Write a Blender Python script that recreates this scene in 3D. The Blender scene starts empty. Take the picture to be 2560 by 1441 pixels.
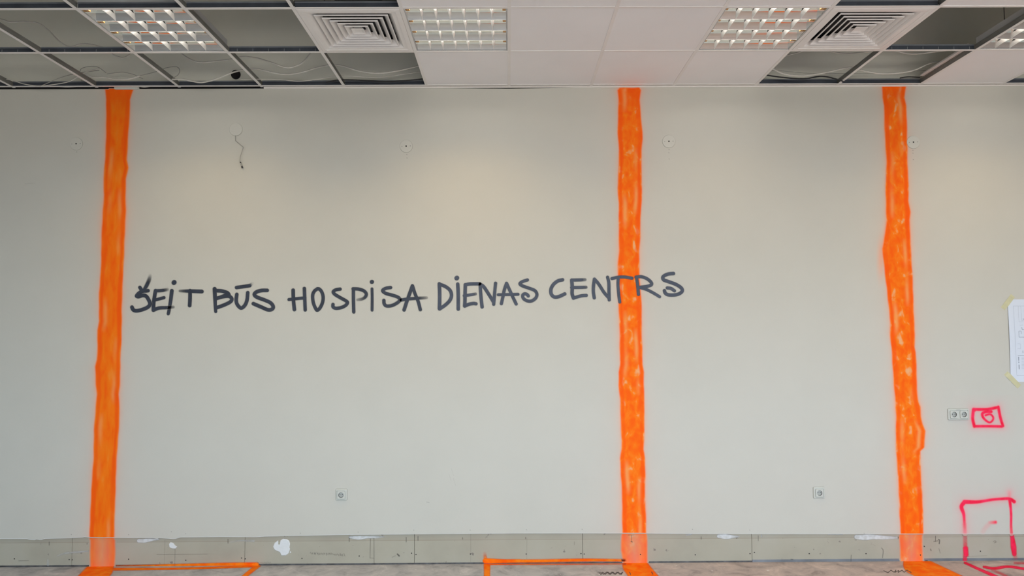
import bpy, math, random
import numpy as np
from mathutils import Matrix, Vector

random.seed(4)
rng = np.random.default_rng(7)
sc = bpy.context.scene
COL = sc.collection

# ------------------------------------------------------------------ camera
F, PITCH, ROLL, YAW, CY, CX = 1757.3, 0.0498, -0.0050, 0.0048, 755.1, 1280.0
CAMZ = 1.6041                      # camera height over the floor
H = CAMZ + 1.8275                  # underside of the ceiling grid
D0 = 5.0212                        # grid line next to the wall
YW = 5.0507                        # plaster face of the far wall
YB = YW + 0.0058                   # face of the bare boards at its foot


def rot_rows():
    def rows(x, y, z):
        c, s = math.cos(YAW), math.sin(YAW)
        x, y = c * x - s * y, s * x + c * y
        c, s = math.cos(PITCH), math.sin(PITCH)
        y, z = c * y + s * z, -s * y + c * z
        c, s = math.cos(ROLL), math.sin(ROLL)
        return c * x + s * z, y, c * z - s * x
    cols = [rows(1, 0, 0), rows(0, 1, 0), rows(0, 0, 1)]
    return np.array(cols).T            # rows: right, forward, up


RM = rot_rows()
cam_d = bpy.data.cameras.new('camera')
cam = bpy.data.objects.new('camera', cam_d)
COL.objects.link(cam)
r_, f_, u_ = RM
cam.matrix_world = Matrix(((r_[0], u_[0], -f_[0], 0), (r_[1], u_[1], -f_[1], 0), (r_[2], u_[2], -f_[2], CAMZ), (0, 0, 0, 1)))
cam_d.sensor_width = 36.0
cam_d.lens = F / 2560 * 36
cam_d.shift_y = (CY - 720.5) / 2560
cam_d.clip_start = 0.05
sc.camera = cam


def ray(px, py):
    return RM.T @ np.array([(px - CX) / F, 1.0, -(py - CY) / F])


def on_y(px, py, y):                   # where the sight line meets the plane y = const
    d = ray(px, py)
    t = y / d[1]
    return np.array([d[0] * t, y, CAMZ + d[2] * t])


def on_z(px, py, z):
    d = ray(px, py)
    t = (z - CAMZ) / d[2]
    return np.array([d[0] * t, d[1] * t, z])


def on_y_many(px, py, y):
    d = np.stack([(px - CX) / F, np.ones_like(px), -(py - CY) / F], -1) @ RM
    t = y / d[..., 1]
    return np.stack([d[..., 0] * t, d[..., 1] * t, CAMZ + d[..., 2] * t], -1)


def on_z_many(px, py, z):
    d = np.stack([(px - CX) / F, np.ones_like(px), -(py - CY) / F], -1) @ RM
    t = (z - CAMZ) / d[..., 2]
    return np.stack([d[..., 0] * t, d[..., 1] * t, CAMZ + d[..., 2] * t], -1)


def to_px(P):
    P = np.asarray(P, float) - np.array([0, 0, CAMZ])
    q = P @ RM.T
    return CX + F * q[..., 0] / q[..., 1], CY - F * q[..., 2] / q[..., 1]


# ------------------------------------------------------------------ view, world, lights
sc.view_settings.view_transform = 'Standard'
sc.view_settings.look = 'None'
sc.view_settings.gamma = 1.0
sc.view_settings.exposure = -0.32
sc.view_settings.use_curve_mapping = False
sc.cycles.use_denoising = True
sc.cycles.max_bounces = 10
sc.cycles.diffuse_bounces = 6
sc.cycles.glossy_bounces = 6
sc.cycles.caustics_reflective = False
sc.cycles.caustics_refractive = False

XL, XR, YF = -4.9, 6.2, -6.0           # side walls and the window wall behind the camera
SILL, HEAD = 0.9, 3.25

world = bpy.data.worlds.new('world')
sc.world = world
world.use_nodes = True
nt = world.node_tree
bg = nt.nodes['Background']
tc = nt.nodes.new('ShaderNodeTexCoord')
sep = nt.nodes.new('ShaderNodeSeparateXYZ')
rmp = nt.nodes.new('ShaderNodeValToRGB')
mp = nt.nodes.new('ShaderNodeMapRange')
mp.inputs['From Min'].default_value = -1.0
nt.links.new(tc.outputs['Generated'], sep.inputs[0])
nt.links.new(sep.outputs['Z'], mp.inputs['Value'])
nt.links.new(mp.outputs['Result'], rmp.inputs['Fac'])
nt.links.new(rmp.outputs['Color'], bg.inputs['Color'])
e = rmp.color_ramp.elements
e[0].position, e[0].color = 0.0, (0.434, 0.416, 0.375, 1)      # ground below the horizon, brightened to lift ceiling and upper wall
e[1].position, e[1].color = 1.0, (0.53, 0.745, 1.04, 1)
k = rmp.color_ramp.elements.new(0.49); k.color = (0.434, 0.416, 0.375, 1)
k = rmp.color_ramp.elements.new(0.515); k.color = (0.71, 0.894, 1.043, 1)
k = rmp.color_ramp.elements.new(0.75); k.color = (0.675, 0.844, 1.043, 1)
WORLD_STRENGTH = 25.6
bg.inputs['Strength'].default_value = WORLD_STRENGTH

WINDOWS = [(-1.2, 0.8), (1.2, 3.2), (3.6, 5.6)]    # x spans of the window openings
for n, (a, b) in enumerate(WINDOWS):
    ld = bpy.data.lights.new('window_portal', 'AREA')
    ld.shape = 'RECTANGLE'
    ld.size, ld.size_y = b - a, HEAD - SILL
    ld.cycles.is_portal = True
    lo = bpy.data.objects.new('window_portal', ld)
    COL.objects.link(lo)
    lo.location = ((a + b) / 2, YF - 0.02, (SILL + HEAD) / 2)
    lo.rotation_euler = (math.radians(90), 0, 0)         # faces +y, into the room
    lo['kind'] = 'helper'

# the light the louvre lamps throw down; their blades cut it off before it reaches the top of the wall; unseen fill is added
CELL = 0.6
X0 = 0.0109


def LX(i):                              # x of the grid line number i (0 = first line left of the left louvre light)
    return X0 + CELL * (i - 4)


LAMPS_AND_FILL = [(0.5, 2, 7.3), (3.5, 2, 9.1), (6.5, 2, 4.3), (9.5, 2, 7.2), (0.5, 5, 10), (3.5, 5, 10), (6.5, 5, 10), (9.5, 5, 10)]   # column, row, watts; row nearer the camera is added fill without fixtures
LAMP_SPREAD = 132
for ci, row, s in LAMPS_AND_FILL:
    ld = bpy.data.lights.new('ceiling_lamp_and_fill', 'AREA')
    ld.shape = 'SQUARE'
    ld.size = 0.42
    ld.energy = s
    ld.color = (1.0, 0.70, 0.32) if row == 2 else (1.0, 0.90, 0.90)
    ld.spread = math.radians(LAMP_SPREAD)
    lo = bpy.data.objects.new('ceiling_lamp_and_fill', ld)
    COL.objects.link(lo)
    lo.location = (LX(ci), D0 - CELL * (row - 0.5), H - 0.004)
    lo['kind'] = 'helper'


# ------------------------------------------------------------------ materials
def mat(name, color=(0.8, 0.8, 0.8), rough=0.6, metal=0.0, spec=0.5, bump=None, vary=None, coat=0.0):
    m = bpy.data.materials.new(name)
    m.use_nodes = True
    n, l = m.node_tree.nodes, m.node_tree.links
    p = n['Principled BSDF']
    p.inputs['Base Color'].default_value = (*color, 1)
    p.inputs['Roughness'].default_value = rough
    p.inputs['Metallic'].default_value = metal
    p.inputs['Specular IOR Level'].default_value = spec
    geo = n.new('ShaderNodeNewGeometry')
    if vary:                            # (scale, amount): gentle unevenness of the colour
        s, a = vary
        t = n.new('ShaderNodeTexNoise')
        t.inputs['Scale'].default_value = s
        t.inputs['Detail'].default_value = 5
        l.new(geo.outputs['Position'], t.inputs['Vector'])
        r = n.new('ShaderNodeValToRGB')
        r.color_ramp.elements[0].position, r.color_ramp.elements[1].position = 0.3, 0.7
        r.color_ramp.elements[0].color = (*[c * (1 - a) for c in color], 1)
        r.color_ramp.elements[1].color = (*[min(1, c * (1 + a)) for c in color], 1)
        l.new(t.outputs['Fac'], r.inputs['Fac'])
        l.new(r.outputs['Color'], p.inputs['Base Color'])
    if bump:                            # (scale, strength, distance)
        t = n.new('ShaderNodeTexNoise')
        t.inputs['Scale'].default_value = bump[0]
        t.inputs['Detail'].default_value = 4
        l.new(geo.outputs['Position'], t.inputs['Vector'])
        b = n.new('ShaderNodeBump')
        b.inputs['Strength'].default_value = bump[1]
        b.inputs['Distance'].default_value = bump[2]
        l.new(t.outputs['Fac'], b.inputs['Height'])
        l.new(b.outputs['Normal'], p.inputs['Normal'])
    return m


def ramp(n, stops, interp='LINEAR'):
    r = n.new('ShaderNodeValToRGB')
    r.color_ramp.interpolation = interp
    el = r.color_ramp.elements
    el[0].position, el[0].color = stops[0][0], (*stops[0][1], 1)
    el[1].position, el[1].color = stops[-1][0], (*stops[-1][1], 1)
    for p_, c in stops[1:-1]:
        el.new(p_).color = (*c, 1)
    return r


WALL_RGB = (0.585, 0.575, 0.520)
ORANGE_DEEP, ORANGE_MID, ORANGE_THIN = (1.0, 0.125, 0.0), (1.0, 0.168, 0.001), (0.93, 0.38, 0.12)
HAZE_O, HAZE_P = (1.0, 0.33, 0.15), (0.98, 0.14, 0.22)


def plaster_material():
    m = mat('wall_paint', WALL_RGB, 0.75, spec=0.3, bump=(180, 0.12, 0.002), vary=(3.5, 0.012))
    n, l = m.node_tree.nodes, m.node_tree.links
    p = n['Principled BSDF']
    src = p.inputs['Base Color'].links[0].from_socket
    for att, c in (('haze_orange', HAZE_O), ('haze_pink', HAZE_P)):
        a = n.new('ShaderNodeAttribute'); a.attribute_name = att
        mx = n.new('ShaderNodeMix'); mx.data_type = 'RGBA'
        l.new(a.outputs['Fac'], mx.inputs['Factor'])
        l.new(src, mx.inputs['A'])
        mx.inputs['B'].default_value = (*c, 1)
        src = mx.outputs['Result']
    l.new(src, p.inputs['Base Color'])
    return m


def board_material():
    m = mat('bare_board', (0.42, 0.395, 0.32), 0.8, spec=0.25)
    n, l = m.node_tree.nodes, m.node_tree.links
    p = n['Principled BSDF']
    geo = n.new('ShaderNodeNewGeometry')
    sp = n.new('ShaderNodeSeparateXYZ'); l.new(geo.outputs['Position'], sp.inputs[0])
    t = n.new('ShaderNodeTexNoise'); t.inputs['Scale'].default_value = 3.0; t.inputs['Detail'].default_value = 6
    l.new(geo.outputs['Position'], t.inputs['Vector'])
    r = ramp(n, [(0.25, (0.375, 0.35, 0.285)), (0.5, (0.425, 0.40, 0.325)), (0.75, (0.45, 0.43, 0.365))])
    l.new(t.outputs['Fac'], r.inputs['Fac'])
    # glue band and its thin brown line at the top of the boards
    band = ramp(n, [(0.0, (0, 0, 0)), (0.1655, (0, 0, 0)), (0.1675, (1, 1, 1)), (0.170, (0.30, 0.30, 0.30)), (1.0, (0.30, 0.30, 0.30))])
    l.new(sp.outputs['Z'], band.inputs['Fac'])
    mx = n.new('ShaderNodeMix'); mx.data_type = 'RGBA'; mx.blend_type = 'MIX'
    t2 = n.new('ShaderNodeTexNoise'); t2.inputs['Scale'].default_value = 1.3
    l.new(geo.outputs['Position'], t2.inputs['Vector'])
    mu = n.new('ShaderNodeMath'); mu.operation = 'MULTIPLY'
    l.new(band.outputs['Color'], mu.inputs[0]); l.new(t2.outputs['Fac'], mu.inputs[1])
    l.new(mu.outputs[0], mx.inputs['Factor'])
    l.new(r.outputs['Color'], mx.inputs['A']); mx.inputs['B'].default_value = (0.27, 0.225, 0.17, 1)
    # little scrapes of dirt and bits of filler
    v = n.new('ShaderNodeTexNoise'); v.inputs['Scale'].default_value = 22; v.inputs['Detail'].default_value = 8
    l.new(geo.outputs['Position'], v.inputs['Vector'])
    d = ramp(n, [(0.0, (0, 0, 0)), (0.69, (0, 0, 0)), (0.73, (1, 1, 1)), (1.0, (1, 1, 1))])
    l.new(v.outputs['Fac'], d.inputs['Fac'])
    mx2 = n.new('ShaderNodeMix'); mx2.data_type = 'RGBA'
    l.new(d.outputs['Color'], mx2.inputs['Factor']); l.new(mx.outputs['Result'], mx2.inputs['A'])
    mx2.inputs['B'].default_value = (0.24, 0.22, 0.19, 1)
    l.new(mx2.outputs['Result'], p.inputs['Base Color'])
    return m


def floor_material():
    m = mat('rough_concrete', (0.3, 0.29, 0.27), 0.85, spec=0.3)
    n, l = m.node_tree.nodes, m.node_tree.links
    p = n['Principled BSDF']
    geo = n.new('ShaderNodeNewGeometry')
    mapn = n.new('ShaderNodeMapping'); mapn.inputs['Scale'].default_value = (1, 1, 1)
    mapn.inputs['Rotation'].default_value = (0, 0, 0.5)
    l.new(geo.outputs['Position'], mapn.inputs['Vector'])
    t = n.new('ShaderNodeTexNoise'); t.inputs['Scale'].default_value = 7; t.inputs['Detail'].default_value = 10; t.inputs['Roughness'].default_value = 0.68
    t.inputs['Distortion'].default_value = 0.6
    l.new(mapn.outputs['Vector'], t.inputs['Vector'])
    r = ramp(n, [(0.28, (0.23, 0.235, 0.24)), (0.45, (0.41, 0.415, 0.425)), (0.58, (0.50, 0.50, 0.50)), (0.72, (0.64, 0.635, 0.63))])
    l.new(t.outputs['Fac'], r.inputs['Fac'])
    # warmer and pinker towards the right half of the room
    sp = n.new('ShaderNodeSeparateXYZ'); l.new(geo.outputs['Position'], sp.inputs[0])
    mr = n.new('ShaderNodeMapRange'); mr.inputs['From Min'].default_value = 0.2; mr.inputs['From Max'].default_value = 1.6
    l.new(sp.outputs['X'], mr.inputs['Value'])
    mx = n.new('ShaderNodeMix'); mx.data_type = 'RGBA'; mx.blend_type = 'MULTIPLY'
    l.new(mr.outputs['Result'], mx.inputs['Factor']); l.new(r.outputs['Color'], mx.inputs['A'])
    mx.inputs['B'].default_value = (1.12, 0.93, 0.84, 1)
    # pale flecks of plaster
    f2 = n.new('ShaderNodeTexNoise'); f2.inputs['Scale'].default_value = 26; f2.inputs['Detail'].default_value = 6
    l.new(mapn.outputs['Vector'], f2.inputs['Vector'])
    fr = ramp(n, [(0.0, (0, 0, 0)), (0.67, (0, 0, 0)), (0.72, (0.7, 0.7, 0.7)), (1.0, (0.8, 0.8, 0.8))])
    l.new(f2.outputs['Fac'], fr.inputs['Fac'])
    mx2 = n.new('ShaderNodeMix'); mx2.data_type = 'RGBA'
    l.new(fr.outputs['Color'], mx2.inputs['Factor']); l.new(mx.outputs['Result'], mx2.inputs['A'])
    mx2.inputs['B'].default_value = (0.74, 0.73, 0.70, 1)
    l.new(mx2.outputs['Result'], p.inputs['Base Color'])
    b = n.new('ShaderNodeBump'); b.inputs['Strength'].default_value = 0.5; b.inputs['Distance'].default_value = 0.004
    l.new(t.outputs['Fac'], b.inputs['Height']); l.new(b.outputs['Normal'], p.inputs['Normal'])
    return m


def paint_material(name, colours, rough=0.5, spec=0.4, scale=(9, 9, 9), stripe=False, ground=False):
    """thin sprayed paint film; the vertex attribute 'cover' says how much of the ground it hides"""
    m = bpy.data.materials.new(name); m.use_nodes = True
    n, l = m.node_tree.nodes, m.node_tree.links
    p = n['Principled BSDF']
    p.inputs['Roughness'].default_value = rough
    p.inputs['Specular IOR Level'].default_value = spec
    geo = n.new('ShaderNodeNewGeometry')
    mp_ = n.new('ShaderNodeMapping'); mp_.inputs['Scale'].default_value = scale
    l.new(geo.outputs['Position'], mp_.inputs['Vector'])
    t = n.new('ShaderNodeTexNoise'); t.inputs['Scale'].default_value = 1.0; t.inputs['Detail'].default_value = 2.5
    t.inputs['Distortion'].default_value = 0.35
    l.new(mp_.outputs['Vector'], t.inputs['Vector'])
    r = ramp(n, colours)
    l.new(t.outputs['Fac'], r.inputs['Fac'])
    out_c = r.outputs['Color']
    if stripe:
        a2 = n.new('ShaderNodeAttribute'); a2.attribute_name = 'line'
        mx = n.new('ShaderNodeMix'); mx.data_type = 'RGBA'
        l.new(a2.outputs['Fac'], mx.inputs['Factor']); l.new(out_c, mx.inputs['A'])
        mx.inputs['B'].default_value = (1.0, 0.105, 0.0, 1)
        a3 = n.new('ShaderNodeAttribute'); a3.attribute_name = 'thin'
        mx3 = n.new('ShaderNodeMix'); mx3.data_type = 'RGBA'
        l.new(a3.outputs['Fac'], mx3.inputs['Factor']); l.new(mx.outputs['Result'], mx3.inputs['A'])
        mx3.inputs['B'].default_value = (*ORANGE_THIN, 1)
        out_c = mx3.outputs['Result']
    a = n.new('ShaderNodeAttribute'); a.attribute_name = 'cover'
    if ground:                          # the film carries the colour of what it lies on where it is thin
        src = None
        for att, c in (('haze_orange', HAZE_O), ('haze_pink', HAZE_P), ('on_board', (0.43, 0.40, 0.325))):
            h_ = n.new('ShaderNodeAttribute'); h_.attribute_name = att
            mx = n.new('ShaderNodeMix'); mx.data_type = 'RGBA'
            l.new(h_.outputs['Fac'], mx.inputs['Factor'])
            if src is None:
                mx.inputs['A'].default_value = (*WALL_RGB, 1)
            else:
                l.new(src, mx.inputs['A'])
            mx.inputs['B'].default_value = (*c, 1)
            src = mx.outputs['Result']
        mx = n.new('ShaderNodeMix'); mx.data_type = 'RGBA'
        l.new(a.outputs['Fac'], mx.inputs['Factor']); l.new(src, mx.inputs['A']); l.new(out_c, mx.inputs['B'])
        l.new(mx.outputs['Result'], p.inputs['Base Color'])
        return m
    l.new(out_c, p.inputs['Base Color'])
    tr = n.new('ShaderNodeBsdfTransparent')
    ms = n.new('ShaderNodeMixShader')
    l.new(a.outputs['Fac'], ms.inputs['Fac']); l.new(tr.outputs[0], ms.inputs[1]); l.new(p.outputs[0], ms.inputs[2])
    l.new(ms.outputs[0], n['Material Output'].inputs['Surface'])
    return m


M = {}
M['wall'] = plaster_material()
M['board'] = board_material()
M['floor'] = floor_material()
M['side'] = mat('side_wall_paint', (0.60, 0.59, 0.55), 0.8, bump=(120, 0.1, 0.002))
M['lining'] = mat('bare_lining', (0.88, 0.87, 0.77), 0.85, vary=(1.6, 0.05), spec=0.2)
M['slab'] = mat('concrete_slab', (0.68, 0.66, 0.60), 0.9, vary=(2, 0.1), bump=(30, 0.3, 0.004))
M['tile'] = mat('mineral_tile', (0.90, 0.89, 0.905), 0.9, spec=0.2, bump=(260, 0.35, 0.0015), vary=(2.2, 0.02))
M['tee_white'] = mat('white_enamel', (0.86, 0.84, 0.83), 0.45, vary=(8, 0.02))
M['tee_steel'] = mat('galvanised_steel', (0.072, 0.083, 0.105), 0.42, metal=0.3, vary=(14, 0.15))
M['runner_steel'] = mat('runner_zinc', (0.24, 0.24, 0.225), 0.5, metal=0.15, vary=(10, 0.12))
M['tee_bulb'] = mat('tee_bulb_highlight', (0.24, 0.26, 0.29), 0.4, metal=0.3, vary=(14, 0.1))  # lighter than the web: a highlight put into the colour
M['slot'] = mat('punched_slot', (0.35, 0.36, 0.38), 0.6)
M['trim'] = mat('trim_white', (0.80, 0.77, 0.74), 0.5, vary=(5, 0.02))
M['track'] = mat('zinc_track', (0.20, 0.22, 0.25), 0.5, metal=0.3, vary=(6, 0.25))
M['track_dark'] = mat('dark_track', (0.10, 0.10, 0.105), 0.6, metal=0.2, vary=(18, 0.5))  # darker tone for the left run of the track
M['dark'] = mat('dark_gap', (0.012, 0.012, 0.013), 0.9)
M['mirror'] = mat('bright_aluminium', (0.80, 0.81, 0.79), 0.12, metal=1.0, vary=(40, 0.02))
M['blade'] = mat('satin_aluminium', (0.94, 0.94, 0.93), 0.3, metal=0.4, vary=(40, 0.02))
M['housing'] = mat('white_sheet_steel', (0.50, 0.505, 0.51), 0.5, vary=(9, 0.03))
M['tube'] = mat('lamp_glass', (0.85, 0.85, 0.83), 0.25)
_p = M['tube'].node_tree.nodes['Principled BSDF']
_p.inputs['Emission Color'].default_value = (1.0, 0.93, 0.82, 1)
_p.inputs['Emission Strength'].default_value = 22.0
M['holder'] = mat('yellowed_plastic', (0.72, 0.40, 0.16), 0.5)
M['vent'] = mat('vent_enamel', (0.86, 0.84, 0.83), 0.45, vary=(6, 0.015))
M['vent_dark'] = mat('vent_inside_shade', (0.03, 0.029, 0.028), 0.7)  # unlit inside of vanes and throat, shade put into the colour
M['duct'] = mat('duct_steel', (0.055, 0.06, 0.07), 0.5, metal=0.4)
M['cable'] = mat('white_cable', (0.62, 0.60, 0.55), 0.5, vary=(30, 0.05))
M['cable_grey'] = mat('grey_cable', (0.36, 0.35, 0.32), 0.55, vary=(30, 0.05))
M['cable_black'] = mat('black_cable', (0.012, 0.012, 0.014), 0.5)
M['plastic'] = mat('socket_plastic', (0.58, 0.595, 0.55), 0.6, spec=0.2, vary=(15, 0.015))
M['socket_well'] = mat('socket_well', (0.42, 0.43, 0.40), 0.45)  # well floor, greyed by shade put into the colour
M['well_wall'] = mat('socket_well_shade', (0.17, 0.175, 0.165), 0.5)  # darker plastic, painted shade so the well looks deep
M['steel'] = mat('steel_pin', (0.25, 0.25, 0.24), 0.4, metal=0.7)
M['cover'] = mat('cover_plastic', (0.60, 0.59, 0.535), 0.55, vary=(9, 0.01))
M['rim'] = mat('rim_shadow_grey', (0.27, 0.265, 0.235), 0.9)  # shadow line round plates and sockets, painted as a colour
M['paper'] = mat('white_paper', (0.70, 0.755, 0.85), 0.85, spec=0.2, vary=(4, 0.01))
M['ink'] = mat('pale_ink', (0.47, 0.52, 0.60), 0.8)
M['ink_dark'] = mat('grey_ink', (0.29, 0.325, 0.39), 0.8)
M['tape'] = mat('yellow_tape', (0.67, 0.64, 0.40), 0.5, vary=(20, 0.05))
_n, _l = M['tape'].node_tree.nodes, M['tape'].node_tree.links
_t, _m = _n.new('ShaderNodeBsdfTransparent'), _n.new('ShaderNodeMixShader')
_m.inputs['Fac'].default_value = 0.9              # thin see-through tape
_l.new(_t.outputs[0], _m.inputs[1]); _l.new(_n['Principled BSDF'].outputs[0], _m.inputs[2]); _l.new(_m.outputs[0], _n['Material Output'].inputs['Surface'])
M['filler'] = mat('white_filler', (0.72, 0.745, 0.76), 0.85, vary=(12, 0.04), bump=(60, 0.4, 0.003))
M['filler_thin'] = mat('thin_filler', (0.66, 0.665, 0.65), 0.85, vary=(12, 0.06), bump=(60, 0.4, 0.003))
M['pencil'] = paint_material('pencil_line', [(0.3, (0.09, 0.085, 0.08)), (0.7, (0.13, 0.12, 0.115))], 0.8, 0.2)
M['orange'] = paint_material('orange_spray', [(0.30, ORANGE_DEEP), (0.45, ORANGE_MID), (0.62, (1.0, 0.205, 0.004)), (0.80, (0.98, 0.28, 0.03))], 0.75, 0.2, (22, 22, 7), True, True)
M['orange_dabs'] = paint_material('orange_spray_dabbed', [(0.36, ORANGE_DEEP), (0.50, ORANGE_MID), (0.60, (1.0, 0.22, 0.008)), (0.71, (0.88, 0.42, 0.19))], 0.75, 0.2, (20, 20, 13), True, True)
M['pink_wall'] = paint_material('pink_spray_wall', [(0.3, (0.9, 0.010, 0.05)), (0.7, (1.0, 0.035, 0.12))], 0.75, 0.2, (20, 20, 20), False, True)
M['orange_floor'] = paint_material('orange_spray_floor', [(0.30, ORANGE_DEEP), (0.45, ORANGE_MID), (0.62, (1.0, 0.25, 0.01))], 0.75, 0.1, (16, 16, 16))
M['pink'] = paint_material('pink_spray', [(0.3, (0.9, 0.010, 0.05)), (0.7, (1.0, 0.035, 0.12))], 0.7, 0.12, (20, 20, 20))
M['black_paint'] = paint_material('slate_spray', [(0.3, (0.030, 0.038, 0.058)), (0.7, (0.046, 0.056, 0.082))], 0.5, 0.3, (16, 16, 16))
M['frame_alu'] = mat('window_frame_white', (0.7, 0.7, 0.7), 0.4)


# ------------------------------------------------------------------ mesh helpers
def obj(name, verts, faces, m, parent=None, loc=None, smooth=False, midx=None):
    me = bpy.data.meshes.new(name)
    me.from_pydata([tuple(v) for v in verts], [], [tuple(f) for f in faces])
    for x in (m if isinstance(m, (list, tuple)) else [m]):
        me.materials.append(x)
    if midx is not None:
        me.polygons.foreach_set('material_index', midx)
    if smooth:
        me.polygons.foreach_set('use_smooth', [True] * len(me.polygons))
    me.update()
    o = bpy.data.objects.new(name, me)
    COL.objects.link(o)
    if parent is not None:
        o.parent = parent
    if loc is not None:
        o.location = loc
    return o


class MB:
    def __init__(self):
        self.v, self.f, self.m = [], [], []

    def add(self, vs, fs, mi=0):
        b = len(self.v)
        self.v += [tuple(map(float, q)) for q in vs]
        self.f += [tuple(i + b for i in f) for f in fs]
        self.m += [mi] * len(fs)

    def box(self, x0, x1, y0, y1, z0, z1, mi=0):
        vs = [(x, y, z) for x in (x0, x1) for y in (y0, y1) for z in (z0, z1)]
        self.add(vs, [(0, 1, 3, 2), (4, 6, 7, 5), (0, 4, 5, 1), (2, 3, 7, 6), (0, 2, 6, 4), (1, 5, 7, 3)], mi)

    def quad(self, a, b, c, d, mi=0):
        self.add([a, b, c, d], [(0, 1, 2, 3)], mi)

    def disc(self, c, r, y, n=20, mi=0, thick=0.0, bev=0.0):
        """disc facing -y with a rim going back to y + thick"""
        cx, cz = c
        A = [2 * math.pi * i / n for i in range(n)]
        rings = [[(cx + (r - bev) * math.cos(a), y, cz + (r - bev) * math.sin(a)) for a in A]]
        if bev:
            rings.append([(cx + r * math.cos(a), y + bev, cz + r * math.sin(a)) for a in A])
        if thick:
            rings.append([(cx + r * math.cos(a), y + thick, cz + r * math.sin(a)) for a in A])
        vs = [p for q in rings for p in q]
        fs = [tuple(range(n))]
        for k_ in range(len(rings) - 1):
            for i in range(n):
                j = (i + 1) % n
                fs.append((k_ * n + i, (k_ + 1) * n + i, (k_ + 1) * n + j, k_ * n + j))
        self.add(vs, fs, mi)

    def build(self, name, m, parent=None, loc=None, smooth=False):
        return obj(name, self.v, self.f, m, parent, loc, smooth, self.m)


def tag(o, label=None, cat=None, group=None, kind=None):
    if label: o['label'] = label
    if cat: o['category'] = cat
    if group: o['group'] = group
    if kind: o['kind'] = kind
    return o


def empty(name, loc, label=None, cat=None, group=None, kind=None):
    o = bpy.data.objects.new(name, None)
    COL.objects.link(o)
    o.empty_display_size = 0.1
    o.location = loc
    return tag(o, label, cat, group, kind)


def copy_tree(o, parent=None):
    c = o.copy()
    COL.objects.link(c)
    if parent is not None:
        c.parent = parent
    for ch in list(o.children):
        copy_tree(ch, c)
    return c


def smooth_path(pts, sub=8):
    P = np.array(pts, float)
    if len(P) < 3:
        t = np.linspace(0, 1, sub + 1)[:, None]
        return P[0] * (1 - t) + P[-1] * t
    Q = np.vstack([2 * P[0] - P[1], P, 2 * P[-1] - P[-2]])
    out = []
    for i in range(1, len(Q) - 2):
        p0, p1, p2, p3 = Q[i - 1:i + 3]
        for t in np.linspace(0, 1, sub, endpoint=False):
            out.append(0.5 * (2 * p1 + (p2 - p0) * t + (2 * p0 - 5 * p1 + 4 * p2 - p3) * t * t + (3 * p1 - p0 - 3 * p2 + p3) * t ** 3))
    out.append(P[-1])
    return np.array(out)


def tube(name, path, r, m, parent=None, n=8):
    P = np.array(path, float)
    T = np.gradient(P, axis=0)
    T /= np.maximum(np.linalg.norm(T, axis=1), 1e-9)[:, None]
    ref = np.array([0, 1.0, 0.1])
    vs, fs = [], []
    for p, t in zip(P, T):
        a = np.cross(t, ref)
        if np.linalg.norm(a) < 1e-3:
            a = np.cross(t, [1, 0, 0])
        a /= np.linalg.norm(a)
        b = np.cross(t, a)
        for i in range(n):
            q = 2 * math.pi * i / n
            vs.append(p + r * (math.cos(q) * a + math.sin(q) * b))
    L = len(P)
    for k_ in range(L - 1):
        for i in range(n):
            j = (i + 1) % n
            fs.append((k_ * n + i, k_ * n + j, (k_ + 1) * n + j, (k_ + 1) * n + i))
    fs.append(tuple(range(n - 1, -1, -1)))
    fs.append(tuple(range((L - 1) * n, L * n)))
    return obj(name, vs, fs, m, parent, smooth=True)


# ------------------------------------------------------------------ sprayed marks as thin paint films
def stroke_cover(X, Y, strokes):
    """cover (0..1) of brush strokes on a pixel grid; a stroke: (points, half width, start cover, end cover, softness)"""
    C = np.zeros_like(X)
    for pts, hw, a0, a1, soft in strokes:
        P = smooth_path(pts, 7) if len(pts) > 2 else np.array(pts, float)
        if len(P) == 1:
            P = np.vstack([P, P + 0.01])
        seg = np.linalg.norm(np.diff(P, axis=0), axis=1)
        s = np.concatenate([[0], np.cumsum(seg)]) / max(seg.sum(), 1e-9)
        if np.isscalar(hw):
            W = np.full(len(P), float(hw))
        else:
            W = np.interp(s, np.linspace(0, 1, len(hw)), hw)
        if a0 == 1 and a1 == 1:
            A = np.ones(len(P))
        elif max(a0, a1) < 0.85:
            A = np.interp(s, [0, 1], [a0, a1])
        else:
            A = np.interp(s, [0, 0.35, 0.65, 1], [a0, max(a0, min(1, a0 + 0.6)), max(a1, min(1, a1 + 0.6)), a1])
        for i in range(len(P) - 1):
            d = P[i + 1] - P[i]
            L2 = max(d @ d, 1e-12)
            mrg = max(W[i], W[i + 1]) + soft + 1
            x0, x1 = min(P[i, 0], P[i + 1, 0]) - mrg, max(P[i, 0], P[i + 1, 0]) + mrg
            y0, y1 = min(P[i, 1], P[i + 1, 1]) - mrg, max(P[i, 1], P[i + 1, 1]) + mrg
            ci = np.where((X[0] >= x0) & (X[0] <= x1))[0]
            ri = np.where((Y[:, 0] >= y0) & (Y[:, 0] <= y1))[0]
            if len(ci) == 0 or len(ri) == 0:
                continue
            sl = (slice(ri[0], ri[-1] + 1), slice(ci[0], ci[-1] + 1))
            xx, yy = X[sl], Y[sl]
            t = np.clip(((xx - P[i, 0]) * d[0] + (yy - P[i, 1]) * d[1]) / L2, 0, 1)
            dist = np.hypot(xx - P[i, 0] - t * d[0], yy - P[i, 1] - t * d[1])
            w = W[i] + t * (W[i + 1] - W[i])
            a = A[i] + t * (A[i + 1] - A[i])
            q = np.clip((w + soft - dist) / (2 * soft), 0, 1)
            C[sl] = np.maximum(C[sl], a * q * q * (3 - 2 * q))
    return C


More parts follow.
